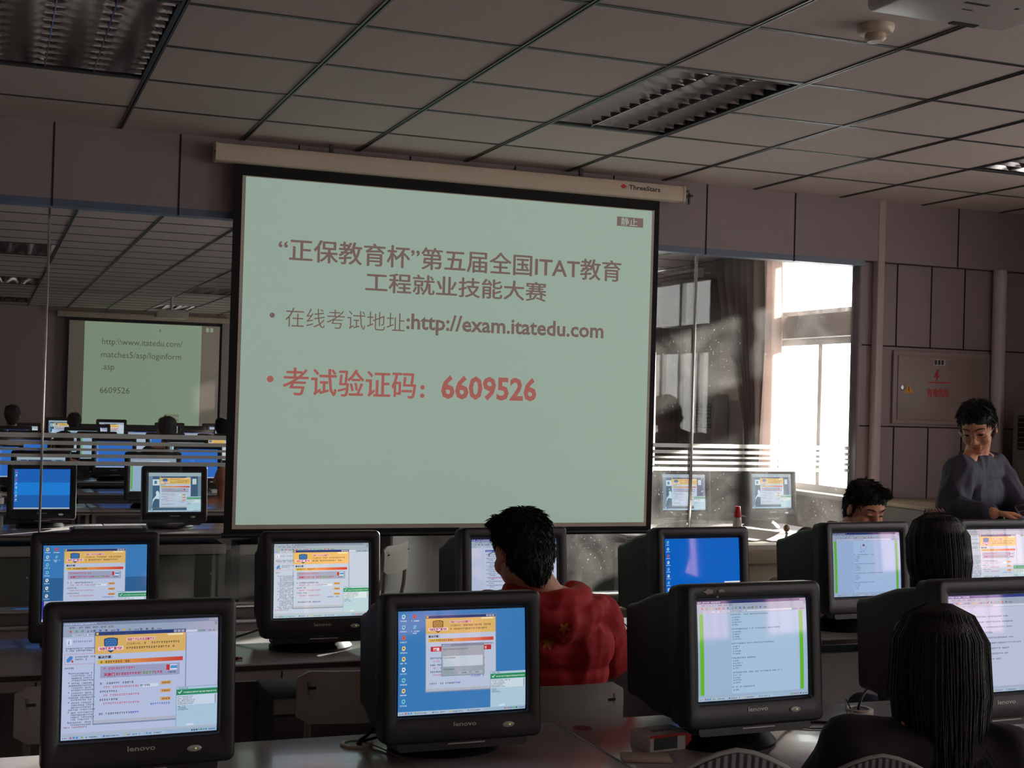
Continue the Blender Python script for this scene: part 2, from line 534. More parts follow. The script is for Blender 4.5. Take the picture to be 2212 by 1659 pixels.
# ------------------------------------------------------------------ projection screens
def proj_screen(name, x0, x1, z0, z1, y, ix0, ix1, iz0, iz1, cx0, cx1, cz0, cz1, label, case_m, lead=.02):
    root = empty(name, ((x0 + x1) / 2, y, cz0))
    T0 = Matrix.Translation(-root.location)
    tag(root, label, 'projection screen')
    m = MB().box(x0, y, z0, x1, y + .0015, cz0 + .03, T=T0); m.build('border', M_BLKFAB, root)
    m = MB().box(ix0, y - .0015, iz0, ix1, y - .0005, iz1, T=T0); m.build('fabric', M_FABSCR, root)
    m = MB().tube([(x0 - .01, y, z0), (x1 + .01, y, z0)], .013, 12, T=T0); m.build('weight_bar', M_BLACK, root)
    h = (cz1 - cz0); d = h * .95
    prof = [(-.5, .5), (.5, .5), (.5, -.35), (.35, -.5), (-.35, -.5), (-.5, -.3)]
    m = MB()
    ring = []
    for t in range(24):
        a = 2 * PI * t / 24; c, s_ = math.cos(a), math.sin(a)
        q = (abs(c) ** 5 + abs(s_) ** 5) ** (-1 / 5)
        ring.append((y + c * q * d / 2, (cz0 + cz1) / 2 + s_ * q * h / 2))
    m.loft([[(cx0 + .012, a, b) for a, b in ring], [(cx1 - .012, a, b) for a, b in ring]], T=T0)
    cs = m.build('case', case_m, root)
    for xa, xb in ((cx0, cx0 + .014), (cx1 - .014, cx1)):
        e = MB().loft([[(xa, y + (a - y) * 1.06, (cz0 + cz1) / 2 + (b - (cz0 + cz1) / 2) * 1.04) for a, b in ring],
                       [(xb, y + (a - y) * 1.06, (cz0 + cz1) / 2 + (b - (cz0 + cz1) / 2) * 1.04) for a, b in ring]], T=T0).build('end_cap', case_m, root)
        e.data.name = 'end_cap'
        xm = xa if xa == cx0 else xb
        MB().tube([(xm - .004, y - d * .3, (cz0 + cz1) / 2), (xm + .004, y - d * .3, (cz0 + cz1) / 2)], .006, 8, T=T0).build('screw', M_BLACK, e)
    return root, T0, y - d / 2
YS = 6.80
scr, T0, yface = proj_screen('projection_screen', 1.122, 3.50, .905, 2.755, YS, 1.163, 3.468, .935, 2.705, 1.02, 3.64, 2.76, 2.855,
    'large pull-down projection screen showing a slide with Chinese headings and red code 6609526', M_BEIGE)
def solid_emit(name, col, e=1.0, base=.25):
    return mat(name, tuple(c * base * 3 for c in col), .8, var=0, emis=col, estr=e)
M_SLIDE = solid_emit('slide_light', L(141, 160, 148), .88, .3)
M_TX1 = solid_emit('slide_brown', L(112, 92, 88), .85, .2)
M_TX2 = solid_emit('slide_red', L(158, 92, 86), .85, .2)
m = MB().box(1.180, YS - .0028, .957, 3.452, YS - .0020, 2.70, T=T0)
sl_ = m.build('slide', M_SLIDE, scr)
yt = YS - .0034
def put(m, nm='slide_text', par=None, TT=None):
    m.v = [(TT or T0) @ v for v in m.v]; m.build(nm, None, par or sl_, fix=False)
m = MB(); text_fit(m, '“正保教育杯”第五届全国ITAT教育', 1.355, 3.268, 2.292, 2.408, yt, M_TX1, bold=.0, fat=.0022); put(m)
m = MB(); text_fit(m, '工程就业技能大赛', 1.812, 2.822, 2.158, 2.262, yt, M_TX1, bold=.0, fat=.0022); put(m)
m = MB(); text_fit(m, '在线考试地址', 1.400, 2.028, 1.958, 2.056, yt, M_TX1, bold=-.006); put(m)
m = MB(); text_fit(m, ':http://exam.itatedu.com', 2.036, 3.172, 1.948, 2.058, yt, M_TX1, bold=.022); put(m)
for z, mm, r in ((2.012, M_TX1, .013), (1.690, M_TX2, .017)):
    m = MB(); m.lathe([(r, 0), (r, .0004)], 20, (0, 0, 0), mm, T=Matrix.Translation((1.332, yt, z)) @ Matrix.Rotation(PI / 2, 4, 'X')); put(m, 'bullet')
m = MB(); text_fit(m, '考试验证码', 1.398, 2.098, 1.612, 1.752, yt, M_TX2, fat=.0022); put(m)
for z in (1.628, 1.672):
    m = MB(); m.lathe([(.012, 0), (.012, .0004)], 16, (0, 0, 0), M_TX2, T=Matrix.Translation((2.135, yt, z)) @ Matrix.Rotation(PI / 2, 4, 'X')); put(m, 'bullet')
m = MB(); text_fit(m, '6609526', 2.238, 2.782, 1.612, 1.742, yt, M_TX2, bold=.03); put(m)
m = MB(); m.box(3.236, yt, 2.603, 3.398, yt + .0004, 2.655, M_TX1); put(m, 'status_box')
M_TXL = solid_emit('slide_pale', L(150, 168, 156), .85, .3)
m = MB(); text_fit(m, '静止', 3.26, 3.362, 2.607, 2.652, yt - .0006, M_TXL); put(m)
# maker's mark on the case
m = MB(); zc = 2.818
text_fit(m, 'ThreeStars', 3.283, 3.478, zc - .014, zc + .012, yface - .0012, M_BLACK, bold=.02)
m.lathe([(.013, 0), (.013, .0006)], 6, (0, 0, 0), M_RED, T=Matrix.Translation((3.250, yface - .001, zc)) @ Matrix.Rotation(PI / 2, 4, 'X'))
m.box(3.235, yface - .0008, zc - .004, 3.268, yface, zc + .004, M_RED)
o = MB(); o.v = [T0 @ v for v in m.v]; o.f = m.f; o.m = m.m; o.sm = m.sm; o.mats = m.mats
for c in scr.children:
    if c.name.startswith('case'): case = c
o.build('logo', None, case, fix=False)
hk = MB()
hk.box(3.655, YS - .02, 2.80, 3.70, YS + .09, 2.81, M_DGREY); hk.box(3.672, YS - .02, 2.755, 3.682, YS - .01, 2.82, M_DGREY); hk.box(3.64, YS - .01, 2.825, 3.68, YS, 2.835, M_DGREY)
hk.v = [T0 @ v for v in hk.v]
hk.build('hook', None, scr)
for hx in (1.6, 3.0): MB().box(hx, YS - .01, 2.85, hx + .02, YS + .01, CE, T=T0).build('bracket', M_DGREY, scr)

fs_, T1, yf1 = proj_screen('projection_screen', 1.175, 3.65, .90, 2.73, 22.85, 1.215, 3.61, .94, 2.70, 1.03, 3.80, 2.75, 2.845,
    'distant projection screen in the next room showing a web address in black letters', mat('far_case', L(186, 168, 150), .5))
M_SL2 = solid_emit('far_slide_light', L(134, 150, 128), .8, .25)
M_TX3 = solid_emit('far_slide_dark', L(78, 76, 66), .8, .2)
s2 = MB().box(1.452, 22.845, .945, 3.31, 22.8462, 2.695, T=T1).build('slide', M_SL2, fs_)
yt = 22.842
m = MB(); text_fit(m, 'http:\\\\www.itatedu.com/', 1.73, 3.0, 2.30, 2.43, yt, M_TX3, bold=-.004); put(m, 'slide_text', s2, T1)
m = MB(); text_fit(m, 'matches5/asp/loginform', 1.72, 2.99, 2.09, 2.22, yt, M_TX3, bold=-.004); put(m, 'slide_text', s2, T1)
m = MB(); text_fit(m, '.asp', 1.735, 1.93, 1.89, 1.99, yt, M_TX3, bold=-.004); put(m, 'slide_text', s2, T1)
m = MB(); text_fit(m, '6609526', 1.716, 2.18, 1.54, 1.64, yt, M_TX3, bold=-.004); put(m, 'slide_text', s2, T1)
m = MB(); text_fit(m, '1', 2.63, 2.645, 2.57, 2.61, yt, M_TX3); put(m, 'slide_text', s2, T1)
for zb in (1.17, 1.10): MB().box(2.74, 22.842, zb, 2.98, 22.843, zb + .05, T=T1).build('slide_button', solid_emit('far_slide_grey', L(120, 122, 106), .8, .25), s2)
for xb in (3.38, 3.45): MB().box(xb, 22.845, 2.60, xb + .05, 22.846, 2.67, T=T1).build('status_mark', M_SL2, fs_)

# ------------------------------------------------------------------ louvred ceiling light fittings
M_LOUV = mat('louvre_mirror', (.56, .56, .57), .14, 1.0, var=0)
M_HOUS = mat('fitting_housing', L(60, 58, 60), .4, .3, var=0)
M_TUBE = mat('unlit_lamp_tube', L(225, 225, 222), .3, var=0)
def make_fitting():
    root = empty('ceiling_light')
    W, D, H = .59, 1.19, .09
    m = MB()
    m.box(-W / 2, -D / 2, H - .002, W / 2, D / 2, H)
    for sx in (-1, 1): m.box(sx * W / 2 - .002, -D / 2, .0, sx * W / 2 + .002, D / 2, H)
    for sy in (-1, 1): m.box(-W / 2, sy * D / 2 - .002, .0, W / 2, sy * D / 2 + .002, H)
    m.build('housing', M_HOUS, root)
    m = MB()
    for sx in (-1, 1): m.box(sx * W / 2 - .014 if sx > 0 else -W / 2 - .004, -D / 2, -.004, sx * W / 2 + .004 if sx > 0 else -W / 2 + .014, D / 2, .002)
    for sy in (-1, 1): m.box(-W / 2 + .014, sy * D / 2 - .012 if sy > 0 else -D / 2 - .003, -.004, W / 2 - .014, sy * D / 2 + .003 if sy > 0 else -D / 2 + .012, .002)
    m.build('frame', M_TBAR, root)
    nx, ny = 3, 12; cw = (W - .028) / nx; cd = (D - .024) / ny
    for k in range(nx):
        cx = -W / 2 + .014 + cw * (k + .5)
        MB().tube([(cx, -D / 2 + .02, .062), (cx, D / 2 - .02, .062)], .013, 10).build('lamp_tube', M_TUBE, root)
    for k in range(1, nx):
        x = -W / 2 + .014 + cw * k
        prof = [(-.002, .0), (.002, .0), (.006, .02), (.016, .045), (-.016, .045), (-.006, .02)]
        MB().prism(prof, 'y', -D / 2 + .012, D / 2 - .012).build('louvre_spine', M_LOUV, root)
        root.children[-1].location.x = x
    # one row of curved cross blades per lamp
    for k in range(nx):
        cx = -W / 2 + .014 + cw * (k + .5); m = MB()
        for j in range(ny):
            y = -D / 2 + .012 + cd * (j + .5); n = 10; vs = []; fs = []
            for i in range(n + 1):
                u = -1 + 2 * i / n; x = cx + u * (cw / 2 - .002)
                zb = .003 + .020 * (u * u) ** 1.2 * 0 + .0 ; zb = .002 + .016 * (1 - u * u) * 0
                hgt = .044 - .026 * abs(u) ** 3
                yt_ = .020 * (1 - .55 * u * u)
                vs += [(x, y - yt_, hgt), (x, y - yt_ * .35, .016), (x, y, .001), (x, y + yt_ * .35, .016), (x, y + yt_, hgt)]
            for i in range(n):
                for q in range(4):
                    a = i * 5 + q; fs.append((a, a + 1, a + 6, a + 5))
            m.add(vs, fs, None, True)
        m.build('louvre_blades', M_LOUV, root, fix=False)
    return root
fit0 = make_fitting()
tag(fit0, None, 'ceiling light', 'louvred ceiling lights')
def place_fit(x, y, label, first=False):
    o = fit0 if first else copy_tree(fit0)
    o.location = (x, y, CE); o['label'] = label
    return o
lab_our = ['unlit louvred ceiling light in the upper corner above the far left desks', 'unlit louvred ceiling light above and behind the big projection screen, its mirror blades bright',
           'unlit louvred ceiling light at the frame edge beyond the projector', 'unlit louvred ceiling light over the back desks, middle column', 'unlit louvred ceiling light over the back desks, wall side', 'unlit louvred ceiling light over the back desks, window side']
lab_our[1] = 'unlit louvred ceiling light with bright mirror blades above the right half of the big screen'
for k, (i, j) in enumerate(FIT_OUR[:3]):
    place_fit(GX0 + (i + .5) * T, Y0C - (j + 1) * T, lab_our[k], k == 0)
lab_next = {(-1, 12.85): 'dark louvred ceiling light seen through glass, first behind the left glass joint',
            (-1, 16.95): 'dark louvred ceiling light seen through glass, second of three in the left column',
            (-1, 20.85): 'small dark louvred ceiling light seen through glass, nearest the far wall in the left column',
            (3, 16.95): 'dark louvred ceiling light beside the border of the big screen, seen through glass',
            (3, 20.85): 'dark louvred ceiling light directly behind the distant projector'}
for (i, y) in FIT_NEXT:
    if (i, y) in lab_next: place_fit(GX0 + (i + .5) * T, y + T, lab_next[(i, y)])
# plain covers over the openings that hold no fitting in sight
rest = [(GX0 + i * T, Y0C - (j + 2) * T, GX0 + (i + 1) * T, Y0C - j * T) for i, j in FIT_OUR[3:]] + [(GX0 + i * T, y, GX0 + (i + 1) * T, y + 2 * T) for i, y in FIT_NEXT if (i, y) not in lab_next]
m = MB()
for a in rest: m.box(a[0], a[1], CE, a[2], a[3], CE + .01)
struct(m, 'ceiling_tiles', M_CEIL)

# ------------------------------------------------------------------ projector, smoke detector
def make_projector(dx, dy, dz):
    root = empty('projector')
    m = MB().rbox(-dx / 2, -dy / 2, 0, dx / 2, dy / 2, dz, .015, 3); m.build('body', M_PVC, root)
    m = MB()
    for k in range(7): m.box(-dx / 2 - .002, -dy * .35, dz * (.18 + .09 * k), -dx / 2 + .001, dy * .3, dz * (.21 + .09 * k))
    m.build('side_vent', M_BLACK, root)
    m = MB(); m.tube([(dx * .18, dy / 2 - .01, dz * .5), (dx * .18, dy / 2 + .02, dz * .5)], .035, 20); m.build('lens', M_BLACK, root)
    m = MB(); m.rbox(.03, dy / 2 - .035, -.002, .11, dy / 2 - .012, .004, .001, 1); m.build('foot_recess', M_BLACK, root)
    for a in ((-.05, -.02, .02, -.008), (-.02, .03, .01, .036), (.09, -.03, .10, -.02)): MB().box(a[0], a[1], -.0006, a[2], a[3], .001).build('base_marking', M_DGREY, root)
    m = MB(); m.tube([(0, 0, dz - .005), (0, 0, dz + .2)], .018, 12); m.lathe([(.06, dz + .19), (.06, dz + .2)], 20)
    m.box(-.08, -.08, dz - .002, .08, .08, dz + .006); m.build('ceiling_mount', M_SILV, root)
    return root
p1 = make_projector(.42, .32, .10)
p1.location = (2.20, 2.635, 2.60); p1['label'] = 'pale ceiling projector hanging at the top edge of the view, underside showing'; p1['category'] = 'projector'
p1.rotation_euler = (0, 0, 0)
for c in p1.children:
    if c.name.startswith('ceiling_mount'): c.scale = (1, 1, 1)
p2 = make_projector(.42, .34, .10)
p2.location = (2.335, 19.0, 2.60); p2['label'] = 'small distant projector hanging in front of the far wall'; p2['category'] = 'projector'
m = MB(); m.lathe([(.062, 0), (.062, -.012), (.056, -.026), (.05, -.03)], 32); m.lathe([(.034, -.028), (.034, -.05), (.026, -.056)], 24)
sd = empty('smoke_detector', (2.72, 3.76, CE)); tag(sd, 'round cream smoke detector on the ceiling beside the projector', 'smoke detector')
MB().lathe([(.062, 0), (.062, -.012), (.056, -.026), (.05, -.03)][::-1], 32).build('mounting_base', mat('detector_cream', L(196, 178, 158), .35), sd)
MB().lathe([(.034, -.028), (.036, -.045), (.026, -.056)][::-1], 24).build('sensor_head', MATS['detector_cream'], sd)
MB().lathe([(.005, -.03), (.005, -.034)][::-1], 10, (-.045, -.02, 0)).build('indicator_lamp', M_CHROME, sd)

# ------------------------------------------------------------------ electrical cabinet in the wall, air conditioners
M_CAB = mat('cabinet_grey', L(158, 142, 142), .45, var=.02)
ec = empty('electrical_cabinet', (5.58, YW, 1.545)); tag(ec, 'flush grey electrical cabinet with a red danger warning on its door', 'electrical cabinet')
TE = Matrix.Translation(-ec.location)
MB().rbox(5.212, YW - .018, 1.542, 5.952, YW, 1.995, .004, 2, T=TE).build('frame', M_CAB, ec)
dr = MB().rbox(5.242, YW - .026, 1.566, 5.925, YW - .017, 1.966, .003, 2, T=TE).build('door', mat('cabinet_door', L(150, 134, 134), .45), ec)
m = MB(); y = YW - .0275
text_fit(m, '有电危险', 5.461, 5.628, 1.712, 1.768, y, mat('warning_red', L(196, 40, 34), .5, var=0), bold=.02)
m.prism([(5.535, 1.885), (5.51, 1.835), (5.53, 1.838), (5.522, 1.805), (5.555, 1.85), (5.535, 1.847), (5.548, 1.885)], 'y', y, y + .001, MATS['warning_red'])
m.prism([(5.455, 1.80), (5.64, 1.80), (5.63, 1.808), (5.47, 1.806)], 'y', y, y + .001, MATS['warning_red'])
m.v = [TE @ v for v in m.v]; m.build('warning_lettering', None, dr, fix=False)
m = MB(); m.prism([(5.290, 1.735), (5.356, 1.735), (5.323, 1.79)], 'y', y, y + .001, mat('warning_yellow', L(224, 150, 30), .5, var=0)); m.prism([(5.319, 1.745), (5.327, 1.745), (5.325, 1.772), (5.32, 1.772)], 'y', y - .0006, y, M_BLACK)
m.v = [TE @ v for v in m.v]; m.build('warning_triangle', None, dr, fix=False)
m = MB(); m.box(5.51, y, 1.91, 5.595, y + .001, 1.95, M_SILV)
for a in (5.513, 5.538, 5.563): m.box(a, y - .0006, 1.915, a + .018, y, 1.945, M_DGREY)
m.v = [TE @ v for v in m.v]; m.build('maker_plate', None, dr, fix=False)
MB().lathe([(.016, -.002), (.016, .004), (.010, .006)], 20, T=TE @ Matrix.Translation((5.276, YW - .027, 1.765)) @ Matrix.Rotation(PI / 2, 4, 'X')).build('lock', M_ALU, dr)

def air_con(x, y, w, d, h, rz, label, gz0, gz1, gw, gx=0):
    r = empty('air_conditioner', (x, y, 0), rz); tag(r, label, 'air conditioner')
    MB().rbox(-w / 2, -d / 2, 0, w / 2, d / 2, h, .015, 3).build('body', mat('aircon_body', L(120, 112, 106), .5), r)
    g = MB().rbox(gx - gw / 2, -d / 2 - .004, gz0, gx + gw / 2, -d / 2 + .01, gz1, .004, 2).build('air_outlet', M_BLACK, r)
    n = 7
    for k in range(n):
        z = gz0 + (gz1 - gz0) * (k + .6) / n
        MB().rbox(gx - gw / 2 + .008, -d / 2 - .014, z - .005, gx + gw / 2 - .008, -d / 2 + .0, z + .001, .001, 1).build('slat', mat('aircon_slat', L(120, 112, 108), .4), g)
    m = MB().box(-w / 2 + .02, -d / 2 - .001, h * .52, w / 2 - .02, -d / 2, h * .525); m.build('panel_seam', M_DGREY, r)
    return r
air_con(6.13, 6.44, .58, .34, 1.67, -PI / 2, 'floor-standing grey air conditioner with a dark slatted outlet at the frame edge', 1.40, 1.615, .48)
air_con(5.965, 10.55, .46, .15, 1.72, -PI / 2, 'floor-standing air conditioner between the curtains in the next room', 1.42, 1.635, .38)
air_conditioner_pad = None
bl = empty('wall_speaker', (5.80, 10.61, 2.31)); tag(bl, 'black boxy loudspeaker hung high near the curtains of the next room', 'loudspeaker')
MB().rbox(-.12, -.35, 0, .11, .35, .41, .01, 2).build('cabinet', M_BLACK, bl); MB().tube([(0, 0, .40), (0, 0, .608)], .015, 10).build('ceiling_pole', M_DGREY, bl)
MB().box(-.124, -.33, .03, -.119, .33, .38).build('grille', mat('speaker_cloth', L(30, 30, 36), .9, bump=.4, bscale=500), bl)
# papers on that wall
tag(MB().box(XN - .004, 10.17, 1.67, XN - .001, 10.51, 2.17).build('wall_notice', mat('notice_cream', L(214, 202, 184), .8)), 'cream paper notice on the wall above the distant air conditioner', 'notice')
wl = empty('wall_lamp', (XN, 10.90, 2.72)); tag(wl, 'small bright wall fitting near the ceiling by the glass joint', 'wall lamp')
MB().rbox(-.07, -.06, 0, 0, .06, .15, .01, 2).build('lamp_cover', mat('lamp_white', L(240, 240, 238), .3), wl)

# ------------------------------------------------------------------ curtains
C_GREY = translucent_mat('grey_curtain', L(120, 104, 98), L(110, 84, 74), .4)
C_SHEER = translucent_mat('sheer_curtain', L(228, 216, 212), L(240, 226, 220), .5)
C_PINK = translucent_mat('rose_curtain', L(190, 130, 128), L(220, 150, 146), .5)
def curtain(name, x, y0, y1, z0, z1, m_, label, waves=9, amp=.035, tie=None, group=None):
    def fn(u, v):
        z = z1 + (z0 - z1) * v
        a, b = y0, y1
        if tie:
            tz, ty, tw = tie
            k = min(1, max(0, (z1 - z) / (z1 - tz))); k = k * k * (3 - 2 * k)
            a = y0 + (ty - tw / 2 - y0) * k; b = y1 + (ty + tw / 2 - y1) * k
        y = a + (b - a) * u
        sc_ = (b - a) / (y1 - y0)
        return (x + amp * (.4 + .6 * sc_) * math.sin(u * waves * 2 * PI + .7 * math.sin(3 * v)) + .01 * math.sin(u * 31 + v * 5), y, z)
    o = MB().sheet(fn, waves * 10, 26).build(name, m_, fix=False)
    sd_ = o.modifiers.new('thickness', 'SOLIDIFY'); sd_.thickness = .003
    tag(o, label, 'curtain', group)
    return o
curtain('curtain', XN - .06, 10.88, 11.6, .25, 2.87, C_GREY, 'grey-brown curtain hanging full length beside the distant loudspeaker', 6, .03)
curtain('curtain', XN - .20, 9.50, 10.22, .5, 2.88, C_GREY, 'dark curtain swept back in a curve over the cream wall notice', 6, tie=(1.25, 9.62, .2))
curtain('curtain', XN - .07, 9.45, 9.98, .3, 2.88, C_SHEER, 'bright sheer curtain at the edge of the sunlit window next door', 5, .025)
curtain('curtain', XR - .12, .75, 1.3, .3, 2.87, C_PINK, 'rose curtain gathered beside the window behind the front row', 7)
curtain('curtain', XR - .12, -3.2, -2.6, .3, 2.87, C_PINK, 'rose curtain gathered at the middle window of the outer wall', 7)

# ------------------------------------------------------------------ display pictures
SW, SH = .325, .244
SAG = .006
def spos(px, py, layer):
    x = (px / 1024 - .5) * SW; z = (.5 - py / 768) * SH
    k = (x * x + z * z) / ((SW / 2) ** 2 + (SH / 2) ** 2)
    return (x, -SAG * (1 - k) - .00010 * layer, z)
class Scr:
    def __init__(s, tint=(1, 1, 1)):
        s.v = []; s.f = []; s.c = []; s.t = tint
    def col(s, c):
        c = L(*c); return (c[0] * s.t[0], c[1] * s.t[1], c[2] * s.t[2], 1)
    def rect(s, x0, y0, x1, y1, c, layer=1, c2=None):
        x0 = max(0, x0); y0 = max(0, y0); x1 = min(1024, x1); y1 = min(768, y1)
        if x1 <= x0 or y1 <= y0: return
        nx = max(1, int(math.ceil((x1 - x0) / 96))); ny = max(1, int(math.ceil((y1 - y0) / 96)))
        if c2: nx = max(nx, 12)
        k = len(s.v)
        for j in range(ny + 1):
            for i in range(nx + 1):
                s.v.append(spos(x0 + (x1 - x0) * i / nx, y0 + (y1 - y0) * j / ny, layer))
        for j in range(ny):
            for i in range(nx):
                a = k + j * (nx + 1) + i
                s.f.append((a, a + nx + 1, a + nx + 2, a + 1))
                cc = c
                if c2:
                    t = (i + .5) / nx; cc = tuple(c[q] + (c2[q] - c[q]) * t for q in range(3))
                s.c.append(s.col(cc))
    def poly(s, pts, c, layer):
        k = len(s.v); s.v += [spos(x, y, layer) for x, y in pts]; s.f.append(tuple(k + i for i in range(len(pts)))[::-1]); s.c.append(s.col(c))
    def text(s, body, x, y, size, c, layer, bold=.0, width=None):
        vs, fs = text_geo(body, bold, 1)
        k = len(s.v); q = size
        qx = q
        if width: qx = width / max(v[0] for v in vs)
        s.v += [spos(x + a * qx, y - b * q, layer) for a, b in vs]
        for f in fs: s.f.append(tuple(k + i for i in f)); s.c.append(s.col(c))
    def greek(s, x, y, w, size, c, layer, dense=.93, gap=2, rnd=None):
        """a line of type too small to read"""
        rnd = rnd or random
        cx = x
        while cx < x + w:
            ww = size * rnd.uniform(.55, .85)
            if rnd.random() < dense:
                s.rect(cx, y - size * .8, cx + ww, y - size * .52, c, layer); s.rect(cx + ww * .3, y - size * .5, cx + ww * .6, y, c, layer)
                if rnd.random() < .6: s.rect(cx, y - size * .22, cx + ww, y - size * .02, c, layer)
            cx += size * .98 + gap * 0
    def build(s, name):
        me = bpy.data.meshes.new(name); me.from_pydata(s.v, [], s.f)
        ca = me.color_attributes.new('Col', 'FLOAT_COLOR', 'CORNER')
        i = 0
        buf = []
        for p, c in zip(me.polygons, s.c):
            buf += list(c) * len(p.vertices)
        ca.data.foreach_set('color', buf)
        me.materials.append(M_SCR)
        me.polygons.foreach_set('use_smooth', [True] * len(me.polygons))
        me.update()
        return me
WH = (178, 190, 214); GR = (150, 158, 176); NAVY = (34, 56, 112); INK = (52, 56, 72)
def popup(S, x, y, w, variant=0, detail=True, Lr=3):
    h = w * 1.0; u = w / 400.0
    R = lambda a, b, c, d, col, l=1, c2=None: S.rect(x + a * u, y + b * u, x + c * u, y + d * u, col, Lr + l, c2)
    R(-4, -18, 404, 392, (120, 136, 164), 0); R(0, 0, 400, 386, WH, 1)
    R(0, -15, 400, 0, NAVY, 1); 
    for k in range(3): R(346 + k * 17, -13, 360 + k * 17, -2, GR, 2)
    R(4, -13, 14, -3, (220, 180, 70), 2)
    R(0, 0, 400, 82, (212, 172, 98), 2); R(318, 3, 388, 10, (236, 222, 180), 3)
    # shield of bricks
    cx, cy = 68, 36; bl_ = (62, 118, 178) if variant == 0 else (196, 142, 60)
    sh = [(-26, -18), (-10, -22), (10, -22), (26, -18), (26, 4), (14, 26), (0, 36), (-14, 26), (-26, 4)]
    S.poly([(x + (cx + a * 1.15) * u, y + (cy + b * 1.15) * u) for a, b in sh], (30, 52, 84) if variant == 0 else (70, 56, 40), Lr + 3)
    S.poly([(x + (cx + a) * u, y + (cy + b) * u) for a, b in sh], bl_, Lr + 4)
    for r in range(4):
        R(cx - 25, cy - 14 + r * 9, cx + 25, cy - 12.6 + r * 9, (28, 50, 84), 5)
        for q in range(4): 
            xx = cx - 22 + q * 14 + (7 if r % 2 else 0)
            if xx < cx + 24: R(xx, cy - 22 + r * 9, xx + 1.4, cy - 13 + r * 9, (28, 50, 84), 5)
    R(14, 50, 122, 66, (228, 214, 222), 6)
    if detail:
        S.text('电脑受到严重威胁', x + 18 * u, y + 63.5 * u, 13.5 * u, (176, 28, 84), Lr + 7, .03, width=100 * u)
        R(136, 13, 262, 28, (228, 196, 176), 3)
        S.text('瑞星个人防火墙温馨提示', x + 139 * u, y + 26 * u, 12.5 * u, (172, 30, 96), Lr + 4, .02, width=120 * u)
        S.text('(已过期90天)，', x + 136 * u, y + 45 * u, 11 * u, (70, 52, 40), Lr + 4)
        S.text('解决方案：', x + 14 * u, y + 101 * u, 14 * u, (26, 26, 36), Lr + 4, .03)
    else:
        S.greek(x + 18 * u, y + 63 * u, 100 * u, 13 * u, (176, 28, 84), Lr + 7); S.greek(x + 139 * u, y + 25 * u, 120 * u, 12 * u, (172, 30, 96), Lr + 4); S.greek(x + 14 * u, y + 101 * u, 56 * u, 13 * u, INK, Lr + 4)
    S.greek(x + 214 * u, y + 45 * u, 160 * u, 11 * u, (84, 64, 48), Lr + 4); S.greek(x + 136 * u, y + 64 * u, 210 * u, 11 * u, (84, 64, 48), Lr + 4)
    R(12, 108, 200, 126, (204, 178, 74), 3, (212, 128, 66)); R(200, 108, 388, 126, (212, 128, 66), 3, (196, 62, 52))
    S.greek(x + 24 * u, y + 122 * u, 126 * u, 11 * u, (84, 70, 40), Lr + 5)
    if variant == 0:
        R(24, 136, 374, 188, (150, 156, 184), 3)
        S.greek(x + 38 * u, y + 152 * u, 130 * u, 11 * u, (186, 60, 108), Lr + 5)
        if detail: S.text('天安门', x + 40 * u, y + 180 * u, 16 * u, (178, 24, 70), Lr + 5, .04)
        S.greek(x + 92 * u, y + 178 * u, 98 * u, 12 * u, (178, 30, 76), Lr + 5, .95); S.greek(x + 196 * u, y + 179 * u, 62 * u, 14 * u, (110, 138, 62), Lr + 5, 1); S.greek(x + 262 * u, y + 178 * u, 34 * u, 12 * u, (178, 30, 76), Lr + 5, 1)
        R(314, 142, 362, 166, (214, 224, 236), 4); R(314, 142, 330, 166, (190, 50, 50), 5); R(332, 146, 362, 160, (84, 146, 190), 5); S.greek(x + 322 * u, y + 180 * u, 34 * u, 9 * u, INK, Lr + 5)
    else:
        R(26, 150, 374, 176, (178, 44, 48), 3)
        if detail: S.text('瑞星', x + 40 * u, y + 171 * u, 18 * u, (236, 226, 226), Lr + 5, .03)
        S.greek(x + 310 * u, y + 170 * u, 40 * u, 14 * u, (236, 226, 226), Lr + 5, 1); S.greek(x + 300 * u, y + 146 * u, 80 * u, 9 * u, INK, Lr + 5)
    for k in range(3):
        yy = 216 + k * 36
        S.greek(x + 24 * u, y + yy * u, (70 if k else 160) * u, 10 * u, (66, 66, 88), Lr + 4); S.greek(x + 40 * u, y + (yy + 17) * u, 150 * u, 10 * u, (184, 96, 124), Lr + 4)
        R(290, yy - 2, 336, yy + 13, (206, 156, 98), 3); S.greek(x + 298 * u, y + (yy + 10) * u, 32 * u, 9 * u, (70, 48, 30), Lr + 5)
    R(208, 222, 280, 236, (206, 214, 230), 3); S.greek(x + 200 * u, y + 232 * u, 40 * u, 9 * u, INK, Lr + 5)
    S.greek(x + 246 * u, y + 318 * u, 88 * u, 10 * u, (64, 92, 190), Lr + 4)
    S.greek(x + 22 * u, y + 350 * u, 130 * u, 10 * u, (66, 66, 88), Lr + 4); S.greek(x + 158 * u, y + 350 * u, 30 * u, 10 * u, (40, 70, 190), Lr + 4, 1)
    R(0, 372, 400, 386, (170, 176, 190), 2)
